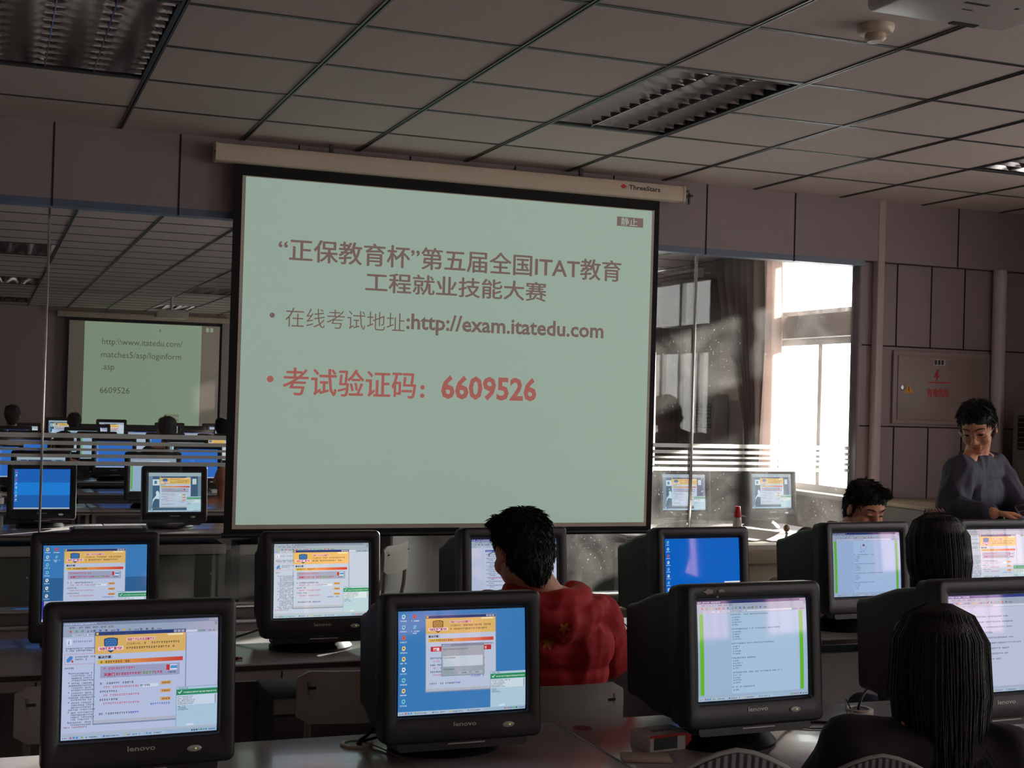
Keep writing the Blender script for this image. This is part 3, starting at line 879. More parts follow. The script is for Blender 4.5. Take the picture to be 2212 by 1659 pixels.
def tray_popup(S, x=830, y=555, w=194, h=175, Lr=12):
    S.rect(x - 2, y - 2, x + w, y + h, (110, 126, 140), Lr); S.rect(x, y, x + w, y + h, (168, 196, 212), Lr + 1)
    S.greek(x + 16, y + 13, 60, 9, INK, Lr + 2)
    S.rect(x, y + 16, x + w, y + 54, (44, 134, 92), Lr + 2)
    S.poly([(x + 10, y + 34), (x + 14, y + 30), (x + 20, y + 38), (x + 34, y + 22), (x + 38, y + 25), (x + 21, y + 46)], (200, 226, 214), Lr + 3)
    S.greek(x + 48, y + 42, w - 60, 11, (206, 230, 218), Lr + 3, 1)
    S.rect(x + 4, y + 58, x + w - 8, y + 122, (196, 212, 224), Lr + 2); S.rect(x + w - 18, y + 60, x + w - 10, y + 120, (140, 150, 160), Lr + 3)
    for k in range(5): S.greek(x + 8, y + 70 + k * 12, random.uniform(90, 160), 9, (66, 74, 90) if k % 2 == 0 else (120, 90, 100), Lr + 3)
    for k in range(3): S.greek(x + 12, y + 134 + k * 11, 50 + 20 * (k == 2), 9, (66, 74, 90), Lr + 3)
    S.rect(x + 70, y + h - 18, x + 120, y + h - 4, (204, 214, 222), Lr + 3)
def taskbar(S, y=740, c=(150, 176, 200)):
    S.rect(0, y, 1024, 768, c, 2); S.rect(2, y + 4, 44, 765, (170, 190, 208), 3)
    for k, cc in enumerate([(196, 90, 80), (80, 130, 190), (60, 140, 190)]): S.rect(56 + k * 20, y + 8, 68 + k * 20, y + 20, cc, 4)
    S.greek(10, y + 20, 30, 11, INK, 4)
    for k in range(4):
        S.rect(124 + k * 140, y + 4, 256 + k * 140, 765, (164, 184, 204), 3); S.rect(128 + k * 140, y + 8, 140 + k * 140, y + 20, [(120, 160, 70), (70, 110, 180), (200, 170, 60), (90, 140, 190)][k], 4)
        S.greek(146 + k * 140, y + 20, 80, 11, INK, 4)
    for k in range(7): S.rect(850 + k * 16, y + 9, 860 + k * 16, y + 19, random.choice([(200, 70, 70), (70, 110, 180), (90, 160, 90), INK]), 4)
    S.greek(968, y + 20, 46, 10, INK, 4)
def browser(S, bg, title=NAVY):
    S.rect(0, 0, 1024, 768, bg, 1)
    S.rect(0, 0, 1024, 22, title, 2); S.greek(8, 16, 200, 11, (206, 214, 230), 3)
    for k in range(3): S.rect(962 + k * 20, 5, 978 + k * 20, 18, GR, 3)
    S.rect(0, 22, 1024, 96, (148, 162, 182), 2)
    for k in range(6): S.greek(40 + k * 50, 40, 30, 12, (70, 76, 96), 3)
    for k in range(16):
        xx = 40 + k * 38
        if k % 4 == 3: S.greek(xx, 66, 30, 11, INK, 3)
        else: S.rect(xx, 52, xx + 14, 66, random.choice([(70, 110, 170), (190, 90, 80), (196, 170, 70), (90, 100, 120), (100, 150, 110)]), 3)
    S.rect(60, 76, 880, 92, (190, 200, 218), 3); S.greek(66, 89, 380, 11, (80, 86, 106), 4)
    S.greek(906, 89, 26, 11, INK, 4); S.rect(890, 78, 902, 90, (90, 170, 110), 4); S.greek(960, 89, 40, 11, INK, 4)
    S.rect(1000, 24, 1020, 46, (120, 132, 156), 3)
def left_help(S):
    S.rect(22, 108, 56, 148, (206, 212, 224), 3); S.greek(66, 132, 110, 14, (110, 120, 144), 4)
    S.text('i', 33, 142, 34, (50, 90, 170), 4, .03)
    for k in range(2): S.greek(20, 176 + k * 14, 185, 11, INK, 4)
    S.rect(14, 206, 205, 274, (188, 110, 120), 3); S.rect(16, 208, 203, 272, WH, 4)
    S.poly([(28, 262), (24, 244), (34, 230), (50, 218), (64, 224), (62, 240), (48, 256)], (74, 130, 190), 5); S.rect(56, 248, 68, 262, (190, 60, 60), 6)
    S.greek(80, 232, 120, 11, INK, 5); S.greek(80, 248, 80, 11, INK, 5)
    S.greek(16, 304, 50, 12, (66, 66, 88), 4)
    y = 336
    for k in range(22):
        ind = 60 if k % 5 else 42
        if k % 4 == 0: S.rect(40, y - 8, 46, y - 2, INK, 4); y += 4
        S.greek(ind, y, 210 - ind - random.random() * 30, 11, (70, 76, 100), 4); y += 15
    S.greek(14, 690, 150, 11, (150, 60, 90), 4)
def icons(S, n=9, x=24, two=True, col=(206, 224, 240)):
    for k in range(n):
        y = 26 + k * 78; c = random.choice([(220, 226, 232), (110, 190, 210), (200, 80, 60), (230, 200, 120), (170, 210, 230)])
        a = random.random()
        S.poly([(x + 6, y), (x + 26, y - 4), (x + 34, y + 12), (x + 22, y + 32), (x + 4, y + 26)], c, 3); S.rect(x + 12, y + 6, x + 24, y + 18, (70, 90, 130), 4)
        S.greek(x - 8, y + 50, 52, 11, col, 3)
        if k < 2 and two:
            S.poly([(x + 90, y + 28), (x + 96, y), (x + 118, y - 2), (x + 112, y + 26)], (210, 60, 60) if k == 0 else (90, 170, 190), 3); S.greek(x + 76, y + 50, 64, 11, col, 3)
            if k == 1: S.greek(x + 88, y + 64, 30, 11, col, 3)
def scr_help(tint, name):
    S = Scr(tint); browser(S, WH, (120, 134, 160)); left_help(S); popup(S, 205, 92, 615 / 1.03, 0)
    S.rect(0, 722, 1024, 740, (170, 180, 194), 2); taskbar(S); tray_popup(S, 745, 460, 279, 265); return S.build(name)
def scr_desk(name, startmenu=False, dialog=False, bg=(54, 118, 178), variant=0):
    S = Scr(); S.rect(0, 0, 1024, 768, bg, 1); icons(S); taskbar(S)
    if startmenu:
        S.rect(0, 330, 1024, 768, tuple(int(c * .8) for c in bg), 2)
        popup(S, 205, 62, 600, 0); tray_popup(S, 745, 480, 279, 255); taskbar(S)
        S.rect(20, 560, 210, 742, (160, 166, 178), 14); S.rect(0, 560, 20, 742, (40, 50, 150), 14)
        for k in range(6): S.greek(58, 590 + k * 28, 60, 13, INK, 15); S.rect(30, 578 + k * 28, 44, 592 + k * 28, (110, 130, 170), 15)
    else:
        popup(S, 215, 58, 560, variant); tray_popup(S, 732, 475, 292, 265)
    if dialog:
        S.rect(335, 250, 680, 490, (70, 84, 110), 11); S.rect(337, 252, 678, 488, (142, 156, 166), 12); S.rect(337, 252, 678, 270, (104, 124, 150), 13); S.greek(345, 266, 60, 11, WH, 14)
        S.greek(348, 296, 190, 12, (70, 76, 90), 13); S.rect(346, 342, 668, 420, (178, 196, 208), 13); S.greek(352, 360, 90, 10, (80, 86, 100), 14)
        for a in (470, 580): S.rect(a, 458, a + 86, 480, (160, 172, 182), 13); S.greek(a + 26, 474, 34, 11, INK, 14)
        S.greek(352, 446, 80, 11, INK, 13)
    return S.build(name)
def scr_exam(name, tint=(1, 1, 1), head=False):
    S = Scr(tint); bg = (150, 176, 204); browser(S, bg, (30, 46, 100))
    S.rect(0, 96, 26, 722, (150, 166, 186), 2); S.rect(18, 98, 52, 722, (92, 176, 44), 3); S.rect(948, 98, 984, 722, (92, 176, 44), 3); S.rect(984, 98, 1010, 722, (156, 180, 204), 3)
    S.rect(300, 98, 940, 722, (160, 188, 214), 2)
    y = 116
    if head:
        for k in range(14):
            a = 2 * PI * k / 14; 
            if k < 9: S.rect(450 + 44 * math.cos(a) - 4, 170 + 44 * math.sin(a) - 4, 450 + 44 * math.cos(a) + 4, 170 + 44 * math.sin(a) + 4, (96, 96, 130), 4)
        S.rect(438, 140, 470, 162, (120, 60, 80), 4); S.greek(396, 236, 60, 12, (70, 80, 110), 4); y = 270
    while y < 700:
        S.greek(300, y, random.uniform(170, 470), 12, (70, 84, 116), 4); y += 22
        for k in range(4):
            if y > 705: break
            S.rect(312, y - 9, 321, y, (60, 70, 100), 4); S.rect(314, y - 7, 319, y - 2, bg, 5)
            S.greek(330, y, random.uniform(24, 64), 12, (70, 84, 116), 4); y += 19
        y += 14
    S.rect(0, 722, 1024, 740, (150, 172, 196), 2); taskbar(S); return S.build(name)
def scr_text(name, tint=(1, 1, 1), table=True):
    S = Scr(tint); browser(S, (176, 188, 212), (40, 58, 130))
    S.rect(0, 98, 150, 740, (172, 184, 208), 2)
    if table: S.rect(160, 118, 900, 140, (52, 74, 150), 3); S.greek(170, 135, 70, 12, WH, 4)
    for k in range(9):
        S.greek(170, 176 + k * 42, random.uniform(250, 560), 13, (70, 76, 104), 4)
        S.greek(190 + 10 * (k % 3), 194 + k * 42, random.uniform(40, 90), 12, (70, 76, 104), 4)
    if table: S.greek(210, 436, 340, 14, (196, 90, 120), 4)
    S.rect(300, 590, 400, 614, (200, 190, 206), 4); S.rect(302, 592, 398, 612, (186, 194, 216), 5)
    S.rect(0, 722, 1024, 740, (160, 170, 190), 2); taskbar(S); return S.build(name)
def scr_blue(name, band=False, red=True, base=(0, 92, 188)):
    S = Scr(); S.rect(0, 0, 1024, 768, base, 1)
    if band:
        S.rect(0, 260, 1024, 500, (28, 126, 218), 2); S.rect(0, 500, 1024, 768, (30, 96, 178), 2)
    icons(S, 8, 22, False); S.rect(0, 740, 1024, 768, (170, 180, 196), 4)
    if red:
        S.rect(800, 510, 1024, 540, (220, 224, 230), 4); S.rect(800, 540, 1024, 590, (190, 30, 44), 5); S.greek(850, 572, 110, 13, (240, 190, 190), 6); S.poly([(812, 578), (812, 554), (828, 554), (828, 578)], (230, 90, 90), 6)
        S.rect(800, 590, 1024, 740, (226, 228, 232), 5)
    return S.build(name)
def scr_snow(name, tint=(1, 1, 1), band=True):
    """desktop with a pale photograph behind, browser bars and the warning window"""
    S = Scr(tint); S.rect(0, 0, 1024, 768, (58, 88, 116), 1); S.rect(0, 0, 1024, 70, (150, 164, 176), 2); S.rect(0, 70, 80, 740, (110, 130, 150), 2); S.rect(960, 70, 1024, 740, (110, 130, 150), 2)
    S.poly([(60, 740), (90, 520), (150, 440), (140, 380), (170, 350), (200, 380), (230, 470), (420, 480), (960, 540), (960, 740)], (190, 208, 226), 3)
    S.rect(80, 130, 230, 250, (196, 206, 214), 3); S.rect(110, 160, 160, 220, (60, 110, 150), 4); S.rect(850, 120, 930, 230, (186, 198, 208), 3)
    popup(S, 215, 100, 600, 0, False); tray_popup(S, 745, 470, 279, 270); taskbar(S, 735)
    S.rect(60, 680, 760, 696, (90, 104, 120), 2)
    return S.build(name)
SCR = {
 'help_a': scr_help((.95, .95, 1.02), 'screen_help_window'), 'help_b': scr_help((1.25, 1.2, 1.05), 'screen_help_window_pale'),
 'menu': scr_desk('screen_start_menu', startmenu=True), 'dialog': scr_desk('screen_dialog', dialog=True, variant=1),
 'exam': scr_exam('screen_exam_page'), 'exam_h': scr_exam('screen_exam_heading', (.9, .9, 1.0), True),
 'text': scr_text('screen_text_table'), 'text_p': scr_text('screen_text_plain', (1.05, 1, 1), False),
 'blue': scr_blue('screen_blue_desktop'), 'band': scr_blue('screen_banded_blue', True, False, (26, 98, 188)), 'blue2': scr_blue('screen_plain_blue', False, False, (46, 106, 196)),
 'snow': scr_snow('screen_snow_photo', (1.15, 1.15, 1.1)), 'snow2': scr_snow('screen_snow_photo_pale', (1.0, 1.1, 1.1)),
}

# ------------------------------------------------------------------ CRT monitors
TILT = math.radians(5.0)
ZS = .257                      # screen centre above the desk
YSC = -.17                     # screen face in front of the swivel
M_BEZ = mat('monitor_charcoal', L(36, 33, 36), .40, var=.04, bump=.06, bscale=1200)
M_SHELL = mat('monitor_shell', L(22, 21, 25), .55, var=.04)
def make_monitor():
    root = empty('crt_monitor')
    TM = Matrix.Translation((0, YSC, ZS)) @ Matrix.Rotation(-TILT, 4, 'X')
    BW, BH = .402, .352; cz = -.012
    # bezel: outer ring, rounded, inner lip sloping back to the tube face
    m = MB()
    rings = [rrect(BW - .012, BH - .012, .012, 5, 0, cz, .045), rrect(BW, BH, .017, 5, 0, cz, .040), rrect(BW, BH, .017, 5, 0, cz, -.006),
             rrect(BW - .006, BH - .006, .015, 5, 0, cz, -.012), rrect(BW - .016, BH - .016, .012, 5, 0, cz, -.014),
             rrect(SW + .022, SH + .022, .008, 5, 0, 0, -.012), rrect(SW + .012, SH + .012, .006, 5, 0, 0, -.009), rrect(SW + .004, SH + .004, .004, 5, 0, 0, .004)]
    m.loft(rings, T=TM, caps=False)
    # lower chin
    m.loft([rrect(.33, .03, .010, 5, 0, cz - BH / 2 - .004, -.004), rrect(.33, .03, .010, 5, 0, cz - BH / 2 - .004, .05)], T=TM)
    m.build('bezel', M_BEZ, root, fix=False)
    # tube face surround behind the picture
    m = MB(); rg = []
    for q in (1.0,):
        pass
    m.box(-SW / 2 - .004, .004, -SH / 2 - .004, SW / 2 + .004, .012, SH / 2 + .004, T=TM)
    m.build('tube_face', M_BLACK, root)
    # rear shell
    m = MB()
    m.loft([rrect(BW - .004, BH - .004, .017, 5, 0, cz, .040), rrect(BW - .010, BH - .010, .020, 5, 0, cz, .078), rrect(.362, .322, .016, 5, 0, cz - .006, .092), rrect(.350, .306, .016, 5, 0, cz - .010, .20),
            rrect(.300, .256, .018, 5, 0, cz - .016, .345), rrect(.292, .246, .018, 5, 0, cz - .018, .392), rrect(.27, .22, .015, 5, 0, cz - .018, .398)], T=TM)
    sh = m.build('rear_shell', M_SHELL, root, fix=False)
    v = MB()
    for k in range(14): v.box(-.10 + k * .0155, .12, cz + .139, -.094 + k * .0155, .19, cz + .1415, T=TM)
    v.build('cooling_slots', M_BLACK, sh)
    o = bpy.data.objects.new('display', SCR['help_a']); COL.objects.link(o); o.parent = root
    o.matrix_local = TM
    m = MB(); text_fit(m, 'lenovo', -.028, .030, -.152, -.141, -.0152, M_SILV, bold=.02); m.v = [TM @ v for v in m.v]
    m.build('logo', None, root, fix=False)
    m = MB().rbox(-.040, -.0062, -.195, .056, -.0035, -.1915, .0008, 1, T=TM); m.build('silver_strip', M_SILV, root)
    m = MB().lathe([(.0155, 0), (.0155, .003), (.012, .0045)], 24, sy=.45, T=TM @ Matrix.Translation((.112, -.0135, -.1545)) @ Matrix.Rotation(PI / 2, 4, 'X'))
    b = m.build('power_button', M_SILV, root, fix=False)
    MB().lathe([(.002, 0), (.002, .001)], 8, T=TM @ Matrix.Translation((.115, -.0178, -.1545)) @ Matrix.Rotation(PI / 2, 4, 'X')).build('indicator_lamp', mat('lamp_green', L(150, 190, 80), .4, var=0, emis=L(150, 200, 80), estr=.7), b)
    MB().loft([[(math.cos(a) * .075, -.07 + math.sin(a) * .06, z) for a in [2 * PI * k / 20 for k in range(20)]] for z in (.045, .10)]).build('neck', M_SHELL, root, fix=False)
    MB().lathe([(.142, 0), (.144, .008), (.138, .014), (.118, .034), (.092, .050), (.070, .058)], 36, (0, -.045, 0), sy=.8).build('base', M_BLACK, root, fix=False)
    return root
mon0 = make_monitor()
_first = [True]
def monitor(x, y, yawdeg, kind, label, group, dz=0.0, z=.75):
    """x, y: centre of the picture"""
    r = mon0 if _first[0] else copy_tree(mon0); _first[0] = False
    a = math.radians(yawdeg)
    r.location = (x + math.sin(a) * YSC * 1, y - math.cos(a) * YSC, z); r.rotation_euler = (0, 0, a)
    r.location.x = x - (-math.sin(a) * YSC); r.location.y = y - math.cos(a) * YSC
    tag(r, label, 'computer monitor', group)
    for c in r.children:
        n = c.name.split('.')[0]
        if n == 'display':
            c.data = SCR[kind]
        if n not in ('base',) and dz:
            c.location.z += dz
    return r
G1 = 'monitors on the front desk row'; G2 = 'monitors on the second desk row'
A1 = monitor(.33, 3.00, 2.0, 'help_a', 'black monitor lowest at the left, pale help page behind an orange warning window', G1, -.006)
A2 = monitor(1.092, 3.09, 0.5, 'dialog', 'black monitor with blue desktop and a grey dialog over the warning window', G1, -.014)
A3 = monitor(1.815, 2.95, 2.5, 'exam', 'black monitor with a torn label, showing an exam page with green margins', G1, .012)
A4 = monitor(2.435, 2.775, 1.6, 'text_p', 'black CRT monitor in front of the long-haired woman, cut by the frame', G1, .034)
B1 = monitor(.351, 4.61, 0.4, 'menu', 'black CRT monitor with blue desktop, open start menu and warning window', G2, -.016)
B2 = monitor(1.07, 4.47, 1.0, 'help_b', 'black CRT monitor under the big screen with whitish help page and orange window', G2, -.004)
B3 = monitor(1.765, 4.47, 1.0, 'text', 'black CRT monitor half hidden by the head of the person in red', G2, .004)
B4 = monitor(2.523, 4.47, 3.0, 'blue', 'black CRT monitor with plain deep blue desktop and red notice, beside the console', G2, -.002)
B5 = monitor(3.222, 4.42, 3.0, 'exam_h', 'charcoal monitor with exam page and pink reflection, in front of the seated man', G2, .018)
B6 = monitor(3.93, 4.50, 1.0, 'help_b', 'charcoal CRT monitor at the frame edge below the hands of the standing man', G2, .018)
# torn label on the upper edge of one monitor
def torn(parent):
    rnd = random.Random(3); m = MB()
    TM = Matrix.Translation((0, YSC, ZS - .003)) @ Matrix.Rotation(-TILT, 4, 'X')
    for cx, w, h in ((-.138, .034, .013), (-.100, .022, .008), (-.112, .006, .005)):
        n = 14; pts = []
        for k in range(n):
            a = 2 * PI * k / n; q = rnd.uniform(.6, 1.15)
            pts.append((cx + math.cos(a) * w / 2 * q, .150 + math.sin(a) * h / 2 * q - (0.014 if w < .01 else 0)))
        m.prism(pts, 'y', -.0172, -.0138)
    m.v = [TM @ v for v in m.v]
    o = m.build('torn_label', mat('torn_label_grey', L(176, 162, 150), .8), parent, fix=False); o['label'] = 'pale remains of a torn-off sticker'
for c in A3.children:
    if c.name.startswith('bezel'): torn(c)

# ------------------------------------------------------------------ desks
def make_desk(name, x0, x1, yf, yb, label, group=None, grom=(), h=.75, tray=False, low=False):
    r = empty(name, ((x0 + x1) / 2, yf, 0)); Tt = Matrix.Translation(-r.location)
    tag(r, label, 'desk', group)
    MB().rbox(x0 + .002, yf, h - .027, x1 - .002, yb, h, .004, 3, T=Tt).build('desktop', M_DESK, r)
    e = MB().box(x0 + .004, yf - .0012, h - .022, x1 - .004, yf, h - .006, T=Tt).build('edge_band', M_DESKEDGE, r)
    for x in (x0 + .01, x1 - .035): MB().box(x, yf + .05, 0, x + .025, yb - .02, h - .027, T=Tt).build('side_panel', M_DPANEL, r)
    MB().box(x0 + .035, yb - .12, .22, x1 - .035, yb - .10, h - .16, T=Tt).build('back_panel', M_DPANEL, r)
    MB().box(x0 + .035, yf + .10, h - .046, x1 - .035, yf + .14, h - .027, T=Tt).build('cross_rail', M_DPANEL, r)
    for gx, gy in grom:
        g = MB().lathe([(.026, 0), (.041, 0), (.041, .003), (.036, .005), (.030, .004), (.029, .001)], 28, (gx, gy, h), T=Tt).build('cable_grommet', M_BEIGE, r, fix=False)
        MB().lathe([(.029, .0), (.029, .0012)], 24, (gx, gy, h), T=Tt).build('hole', M_BLACK, g, fix=False)
    return r
D1 = ('front desk row', 'second desk row')
for k, (a, b, gr, lab) in enumerate([(-1.54, -.04, [], 'desk of the front row at the far left edge under the first chair'), (-.04, 1.463, [(.888, 3.288)], 'front-row desk left of the seam, carrying the two left monitors'),
                                     (1.463, 2.97, [(2.39, 3.30)], 'front-row desk right of the seam, with book box and torn-label monitor'), (2.97, 4.2, [], 'front-row desk beyond the long-haired woman at the right edge')]):
    if k in (1, 2): make_desk('computer_desk', a, b, 2.62, 3.385, lab, 'front row desks', gr)
for k, (a, b, lab) in enumerate([(-.04, 1.463, 'second-row desk carrying the start-menu and whitish-page monitors'), (1.463, 2.97, 'second-row desk where the person in red sits, tangled cables on top'), (2.97, 4.47, 'second-row desk in front of the seated and standing men')]):
    make_desk('computer_desk', a, b, 4.345, 4.955, lab, 'second row desks')
# desks of the next room
RY = [8.42, 10.0, 11.55, 13.05, 14.65, 16.15, 17.65, 19.15, 20.65]
ordn = ['first', 'second', 'third', 'fourth', 'fifth', 'sixth', 'seventh', 'eighth', 'ninth']
for k, y in enumerate(RY):
    segs = [(-.85, .72), (.72, 2.29), (2.29, 3.86)] if k else [(-.85, .72), (.72, 1.65), (3.95, 5.6)]
    names = ['left', 'middle', 'right']
    for j, (a, b) in enumerate(segs):
        if k and j == 2 and y < 13: continue
        yb = y + .62
        if k == 0 and j == 2: yy, yb = 8.02, 8.75
        else: yy = y
        make_desk('computer_desk', a, b, yy, yb, 'desk in the %s row behind the glass, %s' % (ordn[k], ['under the glass joint', 'middle of the left view', 'by the sunlit side' if k == 0 else 'towards the big screen border'][j]), 'desks in the next room')
# monitors of the next room
G3 = 'monitors in the next room'
MN = [(.339, 8.78, .5, 'band', 0, -.01), (1.122, 8.67, 3, 'snow', 0, -.02), (4.477, 8.22, -1, 'snow2', 0, .02), (5.235, 8.32, 1, 'snow', 0, .022),
      (.38, 10.15, 0, 'snow', 1, 0), (1.155, 10.15, 0, 'exam', 1, 0),
      (.10, 11.7, 0, 'blue2', 2, 0), (1.70, 11.7, 0, 'blue2', 2, 0),
      (.38, 13.2, 0, 'blue2', 3, 0), (1.14, 13.2, 0, 'blue2', 3, 0), (1.81, 13.2, 0, 'snow', 3, 0),
      (.42, 14.8, 0, 'help_b', 4, 0), (1.10, 14.8, 0, 'exam', 4, 0), (2.34, 14.8, 0, 'help_b', 4, 0), (1.80, 14.8, 0, 'blue2', 4, 0),
      (.30, 16.3, 0, 'text', 5, 0), (1.05, 16.3, 0, 'snow2', 5, 0), (1.72, 16.3, 0, 'text', 5, 0), (2.36, 16.3, 0, 'text_p', 5, 0),
      (.45, 17.8, 0, 'help_b', 6, 0), (1.28, 17.8, 0, 'text_p', 6, 0), (1.86, 17.8, 0, 'blue', 6, 0), (2.52, 17.8, 0, 'snow2', 6, 0), (3.02, 17.8, 0, 'blue2', 6, 0),
      (.95, 18.95, 0, 'snow2', 7, .05), (1.62, 19.3, 0, 'help_b', 7, .03), (2.4, 19.3, 0, 'text_p', 7, 0), (3.05, 19.3, 0, 'exam', 7, 0)]
pic = dict(band='banded blue desktop', snow='snowy photo', snow2='pale snowy photo and window', blue2='plain blue desktop', exam='green-edged exam page', help_b='white help page', text='text page', text_p='grey text page', blue='deep blue desktop')
cnt = {}
for x, y, a, k, row, dz in MN:
    side = 'right of the big screen' if x > 4 else 'left of the big screen'
    cnt[(row, side)] = cnt.get((row, side), 0) + 1
    n = cnt[(row, side)]
    if row == 0:
        lab = {.339: 'monitor with banded blue desktop behind the glass joint, next to the water bottle', 1.122: 'monitor behind the glass with snowy photo desktop, beside the big screen border',
               4.477: 'monitor behind the right glass joint with a snowy photo desktop', 5.235: 'monitor on the sunlit desk beyond the red-capped glue bottle'}[x]
    else:
        lab = 'small monitor showing %s, %s from left in %s row beyond glass' % (pic[k], ordn[n - 1], ordn[row])
    monitor(x, y, a, k, lab, G3, dz)

# ------------------------------------------------------------------ chairs
def make_chair(w=.42, bh=.155, top=.80):
    r = empty('classroom_chair')
    m = MB()
    def fn(u, v):
        x = (u - .5) * w; q = abs(u - .5) * 2
        return (x, -.20 - .03 * (1 - q * q) - (v - .5) * .02, top - bh + v * bh)
    n = 12
    def shell(th0, th1):
        pass
    # backrest: rounded, gently curved panel
    for s_ in (0,):
        rings = []
        for i in range(n + 1):
            u = -1 + 2 * i / n; x = u * w / 2; yy = -.215 - .03 * (1 - u * u)
            hh = bh / 2 * (1 if abs(u) < .9 else (1 - (abs(u) - .9) * 2.6))
            zc = top - bh / 2
            rings.append([(x, yy - .008, zc - hh), (x, yy + .008, zc - hh), (x, yy + .008, zc + hh * .6), (x, yy + .004, zc + hh), (x, yy - .006, zc + hh), (x, yy - .010, zc + hh * .6)])
        m.loft(rings)
    b = m.build('backrest', M_CHAIR, r)
    MB().rbox(-w / 2 + .03, -.240, top - .052, -w / 2 + .055, -.228, top - .044, .002, 1).build('rivet', M_BLACK, b)
    MB().rbox(w / 2 - .055, -.240, top - .052, w / 2 - .03, -.228, top - .044, .002, 1).build('rivet', M_BLACK, b)
    m = MB()
    rings = []
    for i in range(n + 1):
        u = -1 + 2 * i / n; x = u * w / 2; z = .45 - .012 * (1 - u * u); k = 1 if abs(u) < .85 else 1 - (abs(u) - .85) * 1.2
        rings.append([(x, -.19 * k, z - .008), (x, .19 * k, z - .014), (x, .20 * k, z - .004), (x, .18 * k, z + .008), (x, -.18 * k, z + .008)])
    m.loft(rings); m.build('seat', mat('chair_seat', L(172, 164, 158), .4), r)
    for s_ in (-1, 1):
        MB().tube([(s_ * (w / 2 - .035), -.225, top - .03), (s_ * (w / 2 - .035), -.212, .56), (s_ * (w / 2 - .035), -.19, .44), (s_ * (w / 2 - .035), -.24, .02), (s_ * (w / 2 - .035), -.243, 0)], .011, 10).build('leg', M_CHFR, r)
        MB().tube([(s_ * (w / 2 - .035), -.19, .43), (s_ * (w / 2 - .035), .15, .43), (s_ * (w / 2 - .035), .175, .41), (s_ * (w / 2 - .035), .21, .02), (s_ * (w / 2 - .035), .212, 0)], .011, 10).build('leg', M_CHFR, r)
    MB().tube([(-w / 2 + .035, -.20, .40), (w / 2 - .035, -.20, .40)], .009, 8).build('cross_bar', M_CHFR, r)
    return r
ch0 = make_chair(); _fc = [True]
def chair(x, y, rz, label, group='classroom chairs'):
    r = ch0 if _fc[0] else copy_tree(ch0); _fc[0] = False
    r.location = (x, y, 0); r.rotation_euler = (0, 0, math.radians(rz)); tag(r, label, 'chair', group); return r
chair(1.105, 4.17, -3, 'grey chair between the desk rows, left of the dialog monitor')
chair(.30, 4.15, 2, 'grey chair behind the lowest left monitor')
chair(1.575, 3.83, -2, 'grey chair of the person in the red hoodie')
chair(1.985, 7.42, 55, 'pale chair turned sideways beyond the glass, beside the whitish-page monitor')
for x, y, rz, lab in [(5.12, 7.62, 5, 'pale chair in the sun beyond the glass, behind the papers')]:
    chair(x, y, rz, lab)
def pedestal(x0, x1, y, z0, zb, zt, label):
    r = empty('pedestal_cabinet', ((x0 + x1) / 2, y, 0)); w = x1 - x0; tag(r, label, 'cabinet', 'low cabinets under the desks')
    MB().rbox(-w / 2 + .006, .012, 0.0, w / 2 - .006, .36, zt - .006, .006, 2).build('body', mat('pedestal_dark', L(62, 60, 60), .6), r)
    MB().rbox(-w / 2, 0, zb, w / 2, .014, zt, .006, 3).build('drawer_front', mat('pedestal_pale', L(150, 142, 140), .5), r)
    d = MB().rbox(-w / 2 + .002, 0, .05, w / 2 - .002, .012, zb - .006, .004, 2).build('door', mat('pedestal_door', L(74, 72, 70), .5), r)
    MB().lathe([(.006, 0), (.006, .008)], 10, T=Matrix.Translation((w * .28, -.001, zb - .12)) @ Matrix.Rotation(PI / 2, 4, 'X')).build('knob', M_ALU, d)
pedestal(1.005, 1.414, 8.45, .3, .615, .678, 'low cabinet with pale drawer front beyond the glass, left of the whitish-page monitor')
pedestal(1.50, 1.91, 8.45, .3, .610, .673, 'low cabinet with pale drawer front beyond the glass, partly behind the whitish-page monitor')
pedestal(-.06, .348, 8.45, .3, .615, .678, 'low cabinet with pale drawer front beyond the glass at the left frame edge')
pedestal(3.89, 4.30, 8.06, .3, .60, .70, 'low cabinet with pale drawer front beyond the glass right of the red hoodie')
pedestal(.92, 1.33, 4.46, .2, .553, .606, 'low cabinet under the second-row desk beside the grey chair')
# mesh-backed chairs in the foreground
M_MESH = mat('chair_mesh', L(58, 58, 64), .7, var=0)
def stripe_mat():
    m = M_MESH; nt = m.node_tree; p = nt.nodes['Principled BSDF']
    tc = nt.nodes.new('ShaderNodeTexCoord'); w = nt.nodes.new('ShaderNodeTexWave'); w.bands_direction = 'X'; w.inputs['Scale'].default_value = 30; w.inputs['Distortion'].default_value = .3
    w2 = nt.nodes.new('ShaderNodeTexWave'); w2.bands_direction = 'Z'; w2.inputs['Scale'].default_value = 70
    nt.links.new(tc.outputs['Object'], w.inputs['Vector']); nt.links.new(tc.outputs['Object'], w2.inputs['Vector'])
    mu = nt.nodes.new('ShaderNodeMath'); mu.operation = 'MULTIPLY_ADD'; mu.inputs[2].default_value = -.12; nt.links.new(w.outputs['Fac'], mu.inputs[0]); mu.inputs[1].default_value = 1.0
    cr = nt.nodes.new('ShaderNodeValToRGB'); cr.color_ramp.elements[0].position = .15; cr.color_ramp.elements[1].position = .6
    cr.color_ramp.elements[0].color = L(34, 34, 44) + (1,); cr.color_ramp.elements[1].color = L(120, 122, 124) + (1,)
    nt.links.new(mu.outputs[0], cr.inputs[0]); nt.links.new(cr.outputs[0], p.inputs['Base Color'])
stripe_mat()
